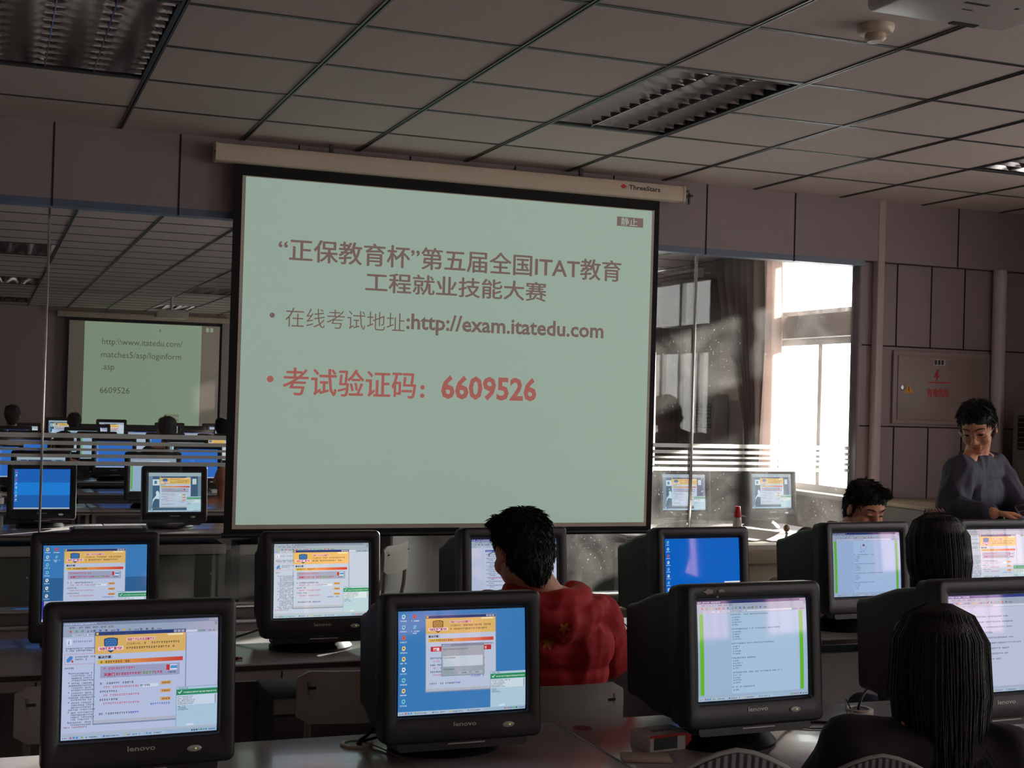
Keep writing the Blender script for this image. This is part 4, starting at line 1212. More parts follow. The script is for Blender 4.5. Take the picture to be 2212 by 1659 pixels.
def mesh_chair(x, y, rz, top, label):
    r = empty('mesh_chair', (x, y, 0), rz); tag(r, label, 'office chair', 'striped mesh-backed chairs')
    W = .46
    def outline(u):          # u -1..1 -> top height
        return top - .17 * abs(u) ** 1.6
    m = MB(); n = 24; rings = []
    for i in range(n + 1):
        u = -1 + 2 * i / n; xx = u * W / 2; yy = -.26 + .05 * u * u; zt = outline(u); zb = .58
        rings.append([(xx, yy - .006 + .06 * (1 - t), zb + (zt - zb) * t) for t in [k / 10 for k in range(11)]] + [(xx, yy + .006 + .06 * (1 - t), zb + (zt - zb) * t) for t in [1 - k / 10 for k in range(11)]])
    m.loft(rings); b = m.build('backrest', M_MESH, r)
    MB().tube([(u * W / 2, -.26 + .05 * u * u, outline(u) + .002) for u in [-1 + k / 10 for k in range(21)]], .004, 8).build('piping', mat('grey_piping', L(150, 148, 146), .6), b)
    MB().rbox(-.23, -.20, .43, .23, .25, .50, .03, 4).build('seat', mat('seat_cloth', L(40, 40, 44), .9, bump=.3), r)
    MB().tube([(0, .02, .08), (0, .02, .44)], .025, 14).build('gas_column', M_BLACK, r)
    MB().tube([(0, -.02, .42), (0, -.25, .46), (0, -.24, .62)], .018, 10).build('back_stem', M_BLACK, r)
    for k in range(5):
        a = 2 * PI * k / 5 + .3
        l = MB().tube([(0, .02, .09), (.26 * math.cos(a), .02 + .26 * math.sin(a), .06)], [.022, .014], 10).build('base_leg', M_BLACK, r)
        MB().lathe([(.006, -.012), (.025, -.012), (.025, .012), (.006, .012)], 16, T=Matrix.Translation((.26 * math.cos(a), .02 + .26 * math.sin(a), .026)) @ Matrix.Rotation(PI / 2, 4, 'X')).build('caster', M_BLACK, l, fix=False)
    return r
mesh_chair(.938, 1.757, math.radians(-8), 1.181, 'striped mesh chair back at the bottom edge, in front of the book box')
mesh_chair(1.385, 1.985, math.radians(-18), 1.086, 'striped mesh chair back at the bottom edge behind the long-haired woman')

# ------------------------------------------------------------------ people
M_SKIN = mat('skin', L(212, 148, 118), .5, var=.05, vscale=20, bump=.05, bscale=300)
M_HAIR = mat('black_hair', L(17, 13, 13), .55, var=.25, vscale=60, bump=.5, bscale=260)
M_HAIRB = mat('dark_brown_hair', L(22, 15, 13), .62, var=.3, vscale=70, bump=.5, bscale=260)
M_LIP = mat('lip', L(170, 92, 84), .45, var=.05)
M_IRIS = mat('eye_dark', L(24, 18, 18), .2, var=0)
def ell(mb, c, r, rot=None, n=16):
    T = Matrix.Translation(c)
    if rot: T = T @ Euler(rot).to_matrix().to_4x4()
    T = T @ Matrix.Diagonal((r[0], r[1], r[2], 1))
    prof = [(math.sin(PI * k / n) + 1e-4, -math.cos(PI * k / n)) for k in range(n + 1)]
    mb.lathe(prof, n * 2, T=T)
def cap(mb, p0, r0, p1, r1, n=14):
    p0, p1 = Vector(p0), Vector(p1); d = (p1 - p0)
    if d.length < 1e-5: return
    d.normalize(); pts = []; rs = []
    for k in range(5):
        a = PI / 2 * (1 - k / 4); pts.append(p0 - d * r0 * math.sin(a)); rs.append(max(1e-4, r0 * math.cos(a)))
    for k in range(5):
        a = PI / 2 * k / 4; pts.append(p1 + d * r1 * math.sin(a)); rs.append(max(1e-4, r1 * math.cos(a)))
    mb.tube(pts, rs, n)
def chain(mb, pts):
    for (a, ra), (b, rb) in zip(pts, pts[1:]): cap(mb, a, ra, b, rb)
def fuse(mb, name, m, parent, voxel=.006, smooth=4, disp=None, loc=None):
    """merge the overlapping forms into one continuous skin"""
    o = mb.build(name, m, None, fix=True)
    md = o.modifiers.new('r', 'REMESH'); md.mode = 'VOXEL'; md.voxel_size = voxel; md.use_smooth_shade = True
    if smooth:
        ms = o.modifiers.new('s', 'SMOOTH'); ms.iterations = smooth; ms.factor = .5
    dg = bpy.context.evaluated_depsgraph_get()
    me = bpy.data.meshes.new_from_object(o.evaluated_get(dg))
    old = o.data; o.modifiers.clear(); o.data = me; bpy.data.meshes.remove(old); me.name = name
    if not me.materials: me.materials.append(m)
    else: me.materials[0] = m
    if disp:
        nrm = [v.normal.copy() for v in me.vertices]
        for v, n in zip(me.vertices, nrm): v.co += n * disp(v.co, n)
    me.polygons.foreach_set('use_smooth', [True] * len(me.polygons)); me.update()
    if parent: o.parent = parent
    return o
def folds(amp=.006, sc=9.0, stretch=(1, 1, .45)):
    def f(p, n):
        q = Vector((p.x * stretch[0], p.y * stretch[1], p.z * stretch[2])) * sc
        a = noise.noise(q); b = noise.noise(q * 2.3 + Vector((5, 1, 2)))
        return amp * ((1 - abs(a) * 3.2) * .8 + b * .5)
    return f
def hairy(amp=.005, sc=90):
    def f(p, n):
        return amp * (noise.noise(Vector((p.x * sc, p.y * sc, p.z * sc * .35))) + .4 * noise.noise(p * sc * .3))
    return f
def head_T(c, yaw, pitch, roll=0.0):
    """head frame: looks along -Y; pitch > 0 looks down"""
    return Matrix.Translation(c) @ Matrix.Rotation(yaw, 4, 'Z') @ Matrix.Rotation(pitch, 4, 'X') @ Matrix.Rotation(roll, 4, 'Y')
def add_head(mb, T, s=1.0):
    h = MB()
    ell(h, (0, .008, .022), (.075, .094, .094)); ell(h, (0, -.022, -.045), (.058, .062, .068)); ell(h, (0, -.058, -.096), (.024, .020, .018))
    for q in (-1, 1):
        ell(h, (q * .036, -.050, -.032), (.028, .028, .030)); cap(h, (q * .046, -.062, .026), .011, (q * .014, -.077, .029), .012)
        ell(h, (q * .079, .010, -.006), (.010, .022, .032), (0, 0, q * .25)); ell(h, (q * .011, -.094, -.034), (.009, .010, .008))
        ell(h, (q * .031, -.069, .006), (.016, .013, .010))
    cap(h, (0, -.080, .016), .009, (0, -.100, -.027), .0115); cap(h, (-.018, -.080, -.060), .0065, (.018, -.080, -.060), .0065); cap(h, (-.014, -.080, -.072), .0075, (.014, -.080, -.072), .0075)
    S = T @ Matrix.Scale(s, 4)
    mb.add([S @ v for v in h.v], h.f, None, True)
    return S
def add_neck(mb, S, base, r=.054):
    cap(mb, S @ Vector((0, .022, -.055)), r, base, r * 1.12)
def face_parts(S, parent, glasses=False, closed=True):
    for q in (-1, 1):
        m = MB(); m.tube([S @ Vector(p) for p in [(q * .014, -.0905, .029), (q * .028, -.0880, .036), (q * .044, -.0760, .034), (q * .054, -.066, .028)]], [.0022, .0032, .003, .0014], 8)
        m.build('eyebrow', M_HAIR, parent)
        m = MB(); m.tube([S @ Vector(p) for p in [(q * .018, -.0815, .004), (q * .030, -.0835, .000), (q * .043, -.0760, .002), (q * .050, -.069, .006)]], [.0008, .0017, .0016, .0007], 8)
        m.build('eyelashes', M_IRIS, parent)
        m = MB(); ell(m, (0, 0, 0), (.011, .006, .004), n=8); m.v = [S @ (Vector((q * .032, -.0775, .003)) + v) for v in m.v]; m.build('eye', M_IRIS, parent)
    m = MB(); m.tube([S @ Vector(p) for p in [(-.024, -.080, -.066), (-.012, -.0875, -.0635), (0, -.0885, -.065), (.012, -.0875, -.0635), (.024, -.080, -.066)]], [.001, .0045, .005, .0045, .001], 10)
    m.build('lips', M_LIP, parent)
    if glasses:
        g = None
        m = MB()
        for q in (-1, 1):
            m.tube([S @ Vector((q * .034 + .024 * math.cos(a), -.099 + .012 * (math.cos(a) * q > 0) * abs(math.cos(a)), .003 + .016 * math.sin(a))) for a in [2 * PI * k / 20 for k in range(21)]], .0011, 6)
            m.tube([S @ Vector(p) for p in [(q * .057, -.087, .006), (q * .078, -.05, .006), (q * .082, .012, .004), (q * .081, .03, -.012)]], .0012, 6)
        m.tube([S @ Vector(p) for p in [(-.011, -.099, .006), (0, -.102, .009), (.011, -.099, .006)]], .0012, 6)
        g = m.build('glasses_frame', M_ALU, parent)
        for q in (-1, 1):
            l = MB(); l.lathe([(.023, 0), (.023, .0008)], 20, sy=.68, T=S @ Matrix.Translation((q * .034, -.095, .003)) @ Matrix.Rotation(PI / 2, 4, 'X')); l.build('lens', M_CLEAR, g)
def add_strands(o, st):
    """join fine strands to the hair mass"""
    me = o.data; bm = bmesh.new(); bm.from_mesh(me); k0 = len(bm.verts)
    vs = [bm.verts.new(v) for v in st.v]
    for f in st.f:
        try: fc = bm.faces.new([vs[i] for i in f]); fc.smooth = True
        except Exception: pass
    bm.to_mesh(me); bm.free(); me.update()
def short_hair(S, parent, m_=None, seed=1, long=.0, vox=.004, n=260, tuft=.022):
    rnd = random.Random(seed); h = MB()
    ell(h, (0, .018, .052), (.082, .097, .076)); ell(h, (0, .046, .005), (.080, .069, .088 + long))
    for q in (-1, 1): ell(h, (q * .070, .012, .024), (.016, .034, .042)); ell(h, (q * .034, -.044, .098), (.034, .034, .018))
    ell(h, (0, .060, -.05), (.058, .043, .05 + long))
    h.v = [S @ v for v in h.v]
    o = fuse(h, 'hair', m_ or M_HAIR, parent, vox, 2, hairy(.0026, 70))
    st = MB(); vv = o.data.vertices; Si = S.inverted(); nv = len(vv); R3 = S.to_3x3()
    crown = Vector((.0, .045, .125))
    for k in range(n * 5):
        v = vv[rnd.randrange(nv)]; p = Si @ v.co; nn = (Si.to_3x3() @ v.normal).normalized()
        if p.y < -.02 and p.z < .075 and abs(p.x) < .06: continue
        fl = (p - crown); fl = (fl - nn * fl.dot(nn))
        if fl.length < 1e-4: continue
        fl.normalize(); j = Vector((rnd.uniform(-1, 1), rnd.uniform(-1, 1), rnd.uniform(-1, 1))) * .35
        lift = rnd.uniform(.25, .9) if p.z > .03 else rnd.uniform(.1, .35)
        d = (fl + nn * lift + j).normalized(); l = tuft * rnd.uniform(.5, 1.1)
        e = p + d * l + (fl * .3 - nn * .12) * l
        st.tube([S @ (p - nn * .003), S @ (p + d * l * .55), S @ e], [.0022, .0018, .0004], 3, caps=False)
    add_strands(o, st)
    return o
def hand(mb, w, f, n, curl=.35, left=False, thumb=.5):
    """w wrist, f forward, n normal of the back of the hand"""
    f = Vector(f).normalized(); n = Vector(n); n = (n - f * n.dot(f)).normalized(); s = f.cross(n) * (1 if left else -1)   # towards the thumb
    s = -s
    w = Vector(w)
    kn = []
    for k, off in enumerate((.030, .010, -.010, -.029)):
        K = w + f * (.085, .088, .083, .074)[k] + s * off; kn.append(K)
        cap(mb, w + s * off * .55, .013, K, .0105)
    for k, K in enumerate(kn):
        q = (.94, 1.04, .97, .78)[k]; d = f.copy(); p = K; r = .0088
        d = (f + s * (.10, .02, -.05, -.14)[k]).normalized()
        for j, l in enumerate((.042, .026, .021)):
            ang = curl * (.7, 1.1, .8)[j] * (1 + .12 * k)
            d = (d * math.cos(ang) - n * math.sin(ang) * 1.0).normalized() if True else d
            # keep the bend in the finger's own plane
            e = p + d * l * q; cap(mb, p, r, e, r * .9, 10); p = e; r *= .9
    b = w + f * .022 + s * .026
    d1 = (f * .62 + s * .72 - n * .25).normalized(); m1 = b + d1 * .040; cap(mb, b - d1 * .012, .014, m1, .0115, 10)
    d2 = (f * .9 + s * .25 - n * (.2 + thumb * .4)).normalized(); m2 = m1 + d2 * .028; cap(mb, m1, .0108, m2, .0092, 10)
    m3 = m2 + (d2 * .9 - s * .2 * thumb).normalized() * .022; cap(mb, m2, .0092, m3, .0078, 10)
def torso(mb, hip, chest, shL, shR, neck, k=1.0, belly=0.0):
    hip, chest, shL, shR, neck = map(Vector, (hip, chest, shL, shR, neck))
    ax = (shR - shL).normalized()
    for t in [i / 5 for i in range(6)]:
        c = hip.lerp(chest, t); w = (.105 + .025 * t) * k
        cap(mb, c - ax * w * .62, .098 * k, c + ax * w * .62, .098 * k, 18)
    cap(mb, chest - ax * .075 * k, .105 * k, chest + ax * .075 * k, .105 * k, 18)
    cap(mb, shL.lerp(chest, .15), .072 * k, shR.lerp(chest, .15), .072 * k, 16)
    cap(mb, shL, .062 * k, neck, .058 * k); cap(mb, shR, .062 * k, neck, .058 * k)
    cap(mb, neck, .06 * k, chest, .10 * k)
def person_root(name, loc, label):
    r = empty(name, loc); tag(r, label, 'person'); return r
def seated_legs(hip, az, ground=0.0, mat_=None, parent=None, k=1.0, spread=.10):
    """thighs forward along az, shanks down to the floor"""
    hip = Vector(hip); f = Vector((math.sin(az), math.cos(az), 0)); s = Vector((f.y, -f.x, 0)); m = MB()
    cap(m, hip - s * .08, .105 * k, hip + s * .08, .105 * k)
    for q in (-1, 1):
        kn = hip + f * .40 + s * spread * q * 1.1 + Vector((0, 0, .02)); an = kn + f * .03 - Vector((0, 0, kn.z - .09))
        chain(m, [(hip + s * spread * q * .8, .092 * k), (kn, .066 * k), (kn + (an - kn) * .4, .062 * k), (an, .048 * k)])
    o = fuse(m, 'trousers', mat_, parent, .012, 3, folds(.004, 8))
    for q in (-1, 1):
        kn = hip + f * .40 + s * spread * q * 1.1; an = Vector((kn.x, kn.y, 0)) + f * .03
        sh = MB(); cap(sh, an + Vector((0, 0, .045)) - f * .03, .042, an + f * .14 + Vector((0, 0, .034)), .034)
        fuse(sh, 'shoe', M_BLACK, parent, .008, 2)
M_JEANS = mat('dark_trousers', L(38, 40, 52), .8, var=.1, bump=.2)
def W(r, m):
    """world coordinates to the root's frame"""
    m.v = [v - r.location for v in m.v]; return m

# --- person in the red hoodie, seen from behind
M_REDH = mat('red_hoodie', L(190, 22, 30), .75, var=.08, vscale=14, bump=.12, bscale=500, sheen=.05)
P = person_root('person', (1.60, 3.85, 0), 'person in a red hoodie with yellow stars, seen from behind, typing at the second row')
o3 = P.location
S1 = head_T((1.515, 3.79, 1.165), PI + .22, .30) @ Matrix.Scale(1.0, 4)
b = MB(); S = add_head(b, S1); neck = Vector((1.585, 3.76, 1.03)); add_neck(b, S, neck)
torso(b, (1.62, 3.84, .55), (1.635, 3.79, .88), (1.45, 3.84, .985), (1.80, 3.80, .955), neck, .88)
chain(b, [((1.80, 3.80, .955), .045), ((1.925, 3.97, .80), .038), ((2.075, 4.31, .80), .027), ((2.085, 4.335, .795), .025)])
chain(b, [((1.45, 3.84, .985), .045), ((1.36, 4.00, .80), .038), ((1.46, 4.31, .80), .027)])
hand(b, (2.082, 4.33, .797), (.35, .93, -.10), (0, .1, 1), .42, False)
hand(b, (1.462, 4.32, .797), (.15, .98, -.10), (0, .1, 1), .35, True)
body = fuse(W(P, b), 'body', M_SKIN, P, .0055, 3)
c = MB()
torso(c, (1.61, 3.84, .50), (1.635, 3.785, .88), (1.445, 3.84, .98), (1.785, 3.80, .965), neck + Vector((0, 0, -.03)), 1.0)
chain(c, [((1.785, 3.80, .955), .070), ((1.90, 3.94, .80), .062), ((1.96, 4.06, .80), .052), ((2.045, 4.25, .80), .042)])
chain(c, [((1.445, 3.84, .975), .070), ((1.345, 4.00, .80), .062), ((1.455, 4.26, .80), .042)])
# thrown-back hood: a thick fold round the neck that sags down the back
hp = []
for k in range(15):
    a = PI * (-.12 + 1.24 * k / 14); hp.append(((1.592 - .112 * math.cos(a), 3.775 - .080 * math.sin(a), 1.04 - .02 * math.sin(a)), .030 + .008 * math.sin(a)))
chain(c, hp)
chain(c, [((1.47, 3.735, 1.00), .028), ((1.55, 3.69, .975), .040), ((1.63, 3.682, .965), .044), ((1.72, 3.715, .985), .034), ((1.775, 3.76, 1.0), .028)])
chain(c, [((1.56, 3.69, .95), .030), ((1.63, 3.678, .935), .032), ((1.70, 3.70, .95), .026)])
cap(c, (1.50, 3.72, 1.02), .018, (1.60, 3.672, .925), .016); cap(c, (1.60, 3.672, .925), .016, (1.75, 3.73, 1.00), .020)
cl = fuse(W(P, c), 'hoodie', M_REDH, P, .0055, 2, folds(.0058, 11.0, (1, 1, .7)))
short_hair(Matrix.Translation(-o3) @ S, P, M_HAIR, 4, .012, .0045, 700, .020)
seated_legs((.01, 0, .53), .05, 0, M_JEANS, P)
g = MB(); g.tube([S @ Vector(p) for p in [(-.060, -.085, .006), (-.080, -.05, .006), (-.084, .012, .004)]], .0016, 6); g.tube([S @ Vector(p) for p in [(.060, -.085, .006), (.080, -.05, .006), (.084, .012, .004)]], .0016, 6)
W(P, g).build('glasses_frame', M_ALU, P)
# stars printed on the back
def put_star(px, pz, r, rot, y0):
    from mathutils.bvhtree import BVHTree
    bv = BVHTree.FromPolygons([v.co for v in cl.data.vertices], [tuple(p.vertices) for p in cl.data.polygons])
    m = MB(); pts = []; n = 10
    rings = []
    for j in range(7):
        row = []
        for k in range(20):
            a = rot + 2 * PI * k / 20; u = (k % 4) / 4
            t = abs(u - .5) * 2                                   # 1 at a point, 0 in the notch
            rr = r * (.42 + .58 * t) * j / 6
            x, z = px + rr * math.sin(a), pz + rr * math.cos(a)
            h = bv.ray_cast(Vector((x, y0, z)) - o3, Vector((0, 1, 0)))
            y = (h[0].y if h[0] else 0) - .0018
            row.append((x - o3.x, y, z - o3.z))
        rings.append(row)
    m.loft(rings, caps=False)
    return m.build('star_print', mat('star_yellow', L(206, 120, 34), .7, var=.05), cl, fix=False)
put_star(1.568, .905, .022, .25, 3.3)
put_star(1.60, .955, .020, .5, 3.3)

# --- long-haired woman in the foreground
M_JACK = mat('black_jacket', L(24, 20, 22), .75, var=.15, bump=.15, bscale=400)
P = person_root('person', (1.76, 2.19, 0), 'woman with long dark hair and black jacket sitting nearest the camera')
o3 = P.location
S = head_T((1.82, 2.25, 1.10), PI - .55, .16)
b = MB(); S = add_head(b, S); neck = Vector((1.775, 2.20, .98)); add_neck(b, S, neck, .046)
torso(b, (1.74, 2.20, .55), (1.755, 2.19, .84), (1.625, 2.245, .945), (1.885, 2.13, .945), neck, .80)
chain(b, [((1.625, 2.245, .945), .038), ((1.60, 2.36, .74), .033), ((1.66, 2.58, .80), .024)])
chain(b, [((1.885, 2.13, .945), .038), ((2.03, 2.26, .74), .033), ((2.13, 2.56, .80), .024)])
hand(b, (1.662, 2.585, .797), (.45, .88, -.05), (0, .1, 1), .35, True); hand(b, (2.132, 2.565, .797), (.2, .97, -.05), (0, .1, 1), .35)
fuse(W(P, b), 'body', M_SKIN, P, .006, 3)
c = MB(); torso(c, (1.74, 2.20, .50), (1.755, 2.19, .84), (1.62, 2.245, .95), (1.89, 2.13, .95), neck + Vector((0, 0, -.03)), 1.0)
chain(c, [((1.615, 2.245, .945), .070), ((1.575, 2.36, .76), .056), ((1.645, 2.545, .80), .042)])
chain(c, [((1.89, 2.13, .945), .070), ((2.03, 2.26, .76), .056), ((2.12, 2.52, .80), .042)])
ell(c, (1.775, 2.215, .965), (.085, .07, .035))
fuse(W(P, c), 'jacket', M_JACK, P, .007, 3, folds(.007, 9))
h = MB(); rnd = random.Random(9)
ell(h, (0, .016, .046), (.088, .102, .082)); ell(h, (0, .045, -.01), (.086, .078, .12)); ell(h, (0, .055, -.13), (.062, .048, .13)); ell(h, (0, .07, -.25), (.060, .042, .14))
for q in (-1, 1): ell(h, (q * .076, -.012, -.01), (.016, .050, .085)); ell(h, (q * .056, .005, -.10), (.020, .045, .08))
ell(h, (.02, -.070, .075), (.062, .030, .030), (.3, 0, 0))
for k in range(240):
    a = rnd.uniform(-.35 * PI, 1.35 * PI); x = .083 * math.cos(a); y = .02 + .085 * math.sin(a); L_ = rnd.uniform(.25, .42)
    if math.sin(a) < 0: L_ *= .55
    pts = [(x * .55, y * .6, .118 - .02 * abs(x) * 8), (x, y, .055), (x * 1.04, y * 1.02 + .005, -.05), (x * .76, y * .8 + .03, -.05 - L_ * .4), (x * .68 + rnd.uniform(-.012, .012), y * .5 + .085, -.05 - L_ * .75), (x * .7 + rnd.uniform(-.02, .02), y * .4 + .11, -.05 - L_)]
    h.tube(pts, [.006, .0065, .006, .0055, .0045, .0012], 5)
h.v = [S @ v - o3 for v in h.v]
ho = fuse(h, 'hair', M_HAIRB, P, .0045, 2, hairy(.0012, 60))
st = MB()
for k in range(1500):
    a = rnd.uniform(-.42 * PI, 1.42 * PI); q = rnd.uniform(.96, 1.09); x = .088 * q * math.cos(a); y = .02 + .092 * q * math.sin(a); L_ = rnd.uniform(.22, .44)
    if math.sin(a) < 0: L_ *= .55
    w = rnd.uniform(-.012, .012)
    pts = [(x * .25, y * .3, .130), (x * .7, y * .75, .108), (x, y, .055), (x * 1.03 + w * .3, y * 1.02 + .005, -.05), (x * .78 + w, y * .8 + .036, -.05 - L_ * .4), (x * .70 + w, y * .5 + .095, -.05 - L_ * .75), (x * .74 + w * 2, y * .4 + .125, -.05 - L_)]
    st.tube(pts, [.0008, .0012, .0013, .0013, .0012, .001, .0003], 3, caps=False)
st.v = [S @ v - o3 for v in st.v]; add_strands(ho, st)
face_parts(Matrix.Translation(-o3) @ S, P)
seated_legs((-.02, 0, .53), .35, 0, M_JEANS, P, .9)

# --- woman with a hair clip, second row
P = person_root('person', (2.90, 3.66, 0), 'dark-haired woman with a hair clip, seen from behind, before the monitor reflecting pink')
o3 = P.location
S = head_T((2.905, 3.62, 1.155), PI - .15, .18); b = MB(); S = add_head(b, S); neck = Vector((2.90, 3.62, 1.0)); add_neck(b, S, neck, .046)
torso(b, (2.90, 3.68, .55), (2.90, 3.65, .84), (2.80, 3.68, .94), (3.05, 3.66, .94), neck, .75)
chain(b, [((2.80, 3.68, .94), .038), ((2.86, 3.86, .76), .033), ((3.14, 4.18, .80), .024)]); chain(b, [((3.05, 3.66, .94), .038), ((3.14, 3.86, .76), .033), ((3.27, 4.20, .80), .024)])
hand(b, (3.15, 4.20, .797), (.15, .96, -.05), (0, .1, 1), .35, True); hand(b, (3.27, 4.22, .797), (-.05, .98, -.05), (0, .1, 1), .35)
fuse(W(P, b), 'body', M_SKIN, P, .007, 3)
c = MB(); torso(c, (2.90, 3.68, .50), (2.90, 3.65, .84), (2.80, 3.68, .94), (3.05, 3.66, .94), neck + Vector((0, 0, -.05)), .88)
chain(c, [((2.80, 3.68, .935), .060), ((2.86, 3.86, .78), .052), ((3.13, 4.15, .80), .040)]); chain(c, [((3.05, 3.66, .935), .060), ((3.14, 3.86, .78), .052), ((3.27, 4.17, .80), .042)])
fuse(W(P, c), 'jacket', mat('brown_jacket', L(44, 32, 32), .8, var=.1), P, .008, 3, folds(.006, 9))
h = MB(); rnd = random.Random(5)
ell(h, (0, .018, .048), (.092, .104, .084)); ell(h, (0, .044, -.005), (.094, .080, .115)); ell(h, (0, .048, -.07), (.062, .052, .065))
for q in (-1, 1): ell(h, (q * .076, .0, -.015), (.020, .045, .075))
for k in range(200):
    a = rnd.uniform(-.3 * PI, 1.3 * PI); x = .088 * math.cos(a); y = .02 + .09 * math.sin(a); L_ = rnd.uniform(.06, .12)
    h.tube([(x * .5, y * .6, .122), (x, y, .055), (x * 1.0, y * 1.0, -.03), (x * .82, y * .86 + .01, -.04 - L_ * .6), (x * .6, y * .68 + .02, -.04 - L_)], [.006, .007, .0065, .005, .0014], 5)
h.v = [S @ v - o3 for v in h.v]
ho = fuse(h, 'hair', M_HAIR, P, .0045, 2, hairy(.0012, 60))
st = MB()
for k in range(1100):
    a = rnd.uniform(-.38 * PI, 1.38 * PI); q = rnd.uniform(.98, 1.10); x = .092 * q * math.cos(a); y = .02 + .094 * q * math.sin(a); L_ = rnd.uniform(.06, .14)
    st.tube([(x * .25, y * .3, .134), (x * .7, y * .75, .112), (x, y, .055), (x * 1.02, y * 1.02, -.03), (x * .84, y * .88 + .01, -.04 - L_ * .6), (x * .62, y * .7 + .02, -.04 - L_)], [.0008, .0012, .0013, .0013, .001, .0003], 3, caps=False)
st.v = [S @ v - o3 for v in st.v]; add_strands(ho, st)
m = MB()
for k in range(6):
    m.tube([S @ Vector(p) - o3 for p in [(-.03 + k * .012, .0, .135), (-.028 + k * .012, .012, .148), (-.026 + k * .012, .028, .137)]], .0028, 6)
m.build('hair_clip', mat('clip_pink', L(150, 110, 104), .35), P)
seated_legs((.06, .02, .53), .25, 0, M_JEANS, P, .85, .075)
chair(2.90, 3.66, 0, 'grey chair of the woman with the hair clip')

# --- seated man looking down behind the second row
P = person_root('person', (3.74, 5.34, 0), 'man in a brown jacket seated behind the monitors, eyes lowered, forehead sunlit')
o3 = P.location
S = head_T((3.775, 5.20, 1.168), .02, .40); b = MB(); S = add_head(b, S); neck = Vector((3.75, 5.30, 1.035)); add_neck(b, S, neck)
torso(b, (3.73, 5.38, .55), (3.74, 5.33, .90), (3.56, 5.32, 1.0), (3.93, 5.34, 1.0), neck, .88)
chain(b, [((3.56, 5.32, 1.0), .045), ((3.50, 5.17, .82), .038), ((3.62, 4.98, .80), .027)]); chain(b, [((3.93, 5.34, 1.0), .045), ((4.02, 5.18, .82), .038), ((3.88, 4.98, .80), .027)])
hand(b, (3.62, 4.975, .797), (.1, -.98, -.06), (0, 0, 1), .3); hand(b, (3.88, 4.975, .797), (-.1, -.98, -.06), (0, 0, 1), .3, True)
fuse(W(P, b), 'body', M_SKIN, P, .0045, 3)
c = MB(); torso(c, (3.73, 5.38, .50), (3.74, 5.33, .90), (3.56, 5.32, 1.005), (3.93, 5.34, 1.0), neck + Vector((0, .01, -.02)), 1.02)
chain(c, [((3.55, 5.32, 1.0), .072), ((3.48, 5.17, .84), .060), ((3.60, 5.02, .81), .045)]); chain(c, [((3.94, 5.34, 1.0), .070), ((4.03, 5.18, .84), .060), ((3.90, 5.02, .81), .045)])
for k in range(8):
    a = PI * (0 + k / 7); ell(c, (3.75 + .075 * math.cos(a), 5.32 + .05 * math.sin(a), 1.065), (.024, .024, .03))
fuse(W(P, c), 'jacket', mat('dark_brown_jacket', L(72, 52, 46), .7, var=.1, bump=.1), P, .0065, 2, folds(.008, 9))
short_hair(Matrix.Translation(-o3) @ S, P, M_HAIRB, 7, .0, .004, 600, .020)
face_parts(Matrix.Translation(-o3) @ S, P)
seated_legs((-.01, .04, .53), PI, 0, M_JEANS, P)
chair(3.74, 5.42, 180, 'grey chair under the seated man in the brown jacket')

# --- standing man with glasses
P = person_root('person', (4.62, 5.50, 0), 'standing man with glasses and dark blue-grey shirt looking down at the phone in his hands')
o3 = P.location
S = head_T((4.535, 5.36, 1.548), -.92, .48, -.08); b = MB(); S = add_head(b, S, 1.02); neck = Vector((4.58, 5.42, 1.41)); add_neck(b, S, neck)
shR_, shL_ = Vector((4.415, 5.33, 1.335)), Vector((4.76, 5.50, 1.345))
torso(b, (4.63, 5.52, .92), (4.60, 5.44, 1.24), shR_, shL_, neck, .9)
chain(b, [(shR_, .046), ((4.335, 5.27, 1.16), .040), ((4.375, 5.05, 1.158), .028)]); chain(b, [(shL_, .046), ((4.80, 5.36, 1.14), .040), ((4.615, 5.08, 1.135), .028)])
hand(b, (4.375, 5.05, 1.158), (.78, -.30, -.02), (0, .1, 1), .45); hand(b, (4.615, 5.08, 1.135), (-.72, -.45, .02), (0, .3, 1), .5, True)
for q, x in ((-1, 4.53), (1, 4.73)):
    chain(b, [((x, 5.52, .90), .08), ((x, 5.50, .50), .055), ((x, 5.54, .10), .04)])
fuse(W(P, b), 'body', M_SKIN, P, .0045, 3)
c = MB(); torso(c, (4.63, 5.52, .90), (4.60, 5.445, 1.22), shR_ + Vector((0, 0, -.01)), shL_ + Vector((0, 0, -.01)), neck + Vector((0, 0, -.035)), 1.14)
cap(c, (4.55, 5.50, .86), .135, (4.70, 5.54, .86), .135)
chain(c, [(shR_, .080), ((4.320, 5.275, 1.16), .070), ((4.355, 5.12, 1.16), .050), ((4.370, 5.085, 1.158), .044)])
chain(c, [(shL_, .080), ((4.81, 5.36, 1.13), .070), ((4.67, 5.15, 1.14), .045)])
cp = []
for k in range(13):
    a = PI * (-.32 + 1.64 * k / 12); cp.append(((4.575 + .066 * math.cos(a - .5), 5.42 + .058 * math.sin(a - .5), 1.425 - .035 * abs(k - 6) / 6), .016))
chain(c, cp)
for e in (cp[0][0], cp[-1][0]): cap(c, e, .016, (e[0] - .01, e[1] - .03, e[2] - .05), .010)
M_SHIRT = mat('blue_grey_shirt', L(58, 57, 74), .75, var=.1, vscale=9, bump=.1)
sh_ = fuse(W(P, c), 'shirt', M_SHIRT, P, .0065, 2, folds(.009, 8, (1.4, 1.4, .45)))
short_hair(Matrix.Translation(-o3) @ S, P, M_HAIR, 11, .0, .004, 600, .022)
face_parts(Matrix.Translation(-o3) @ S, P, True)
c = MB()
cap(c, (4.56, 5.52, .90), .12, (4.70, 5.54, .90), .12)
for x in (4.54, 4.72): chain(c, [((x, 5.53, .88), .098), ((x, 5.51, .50), .074), ((x, 5.54, .07), .062)])
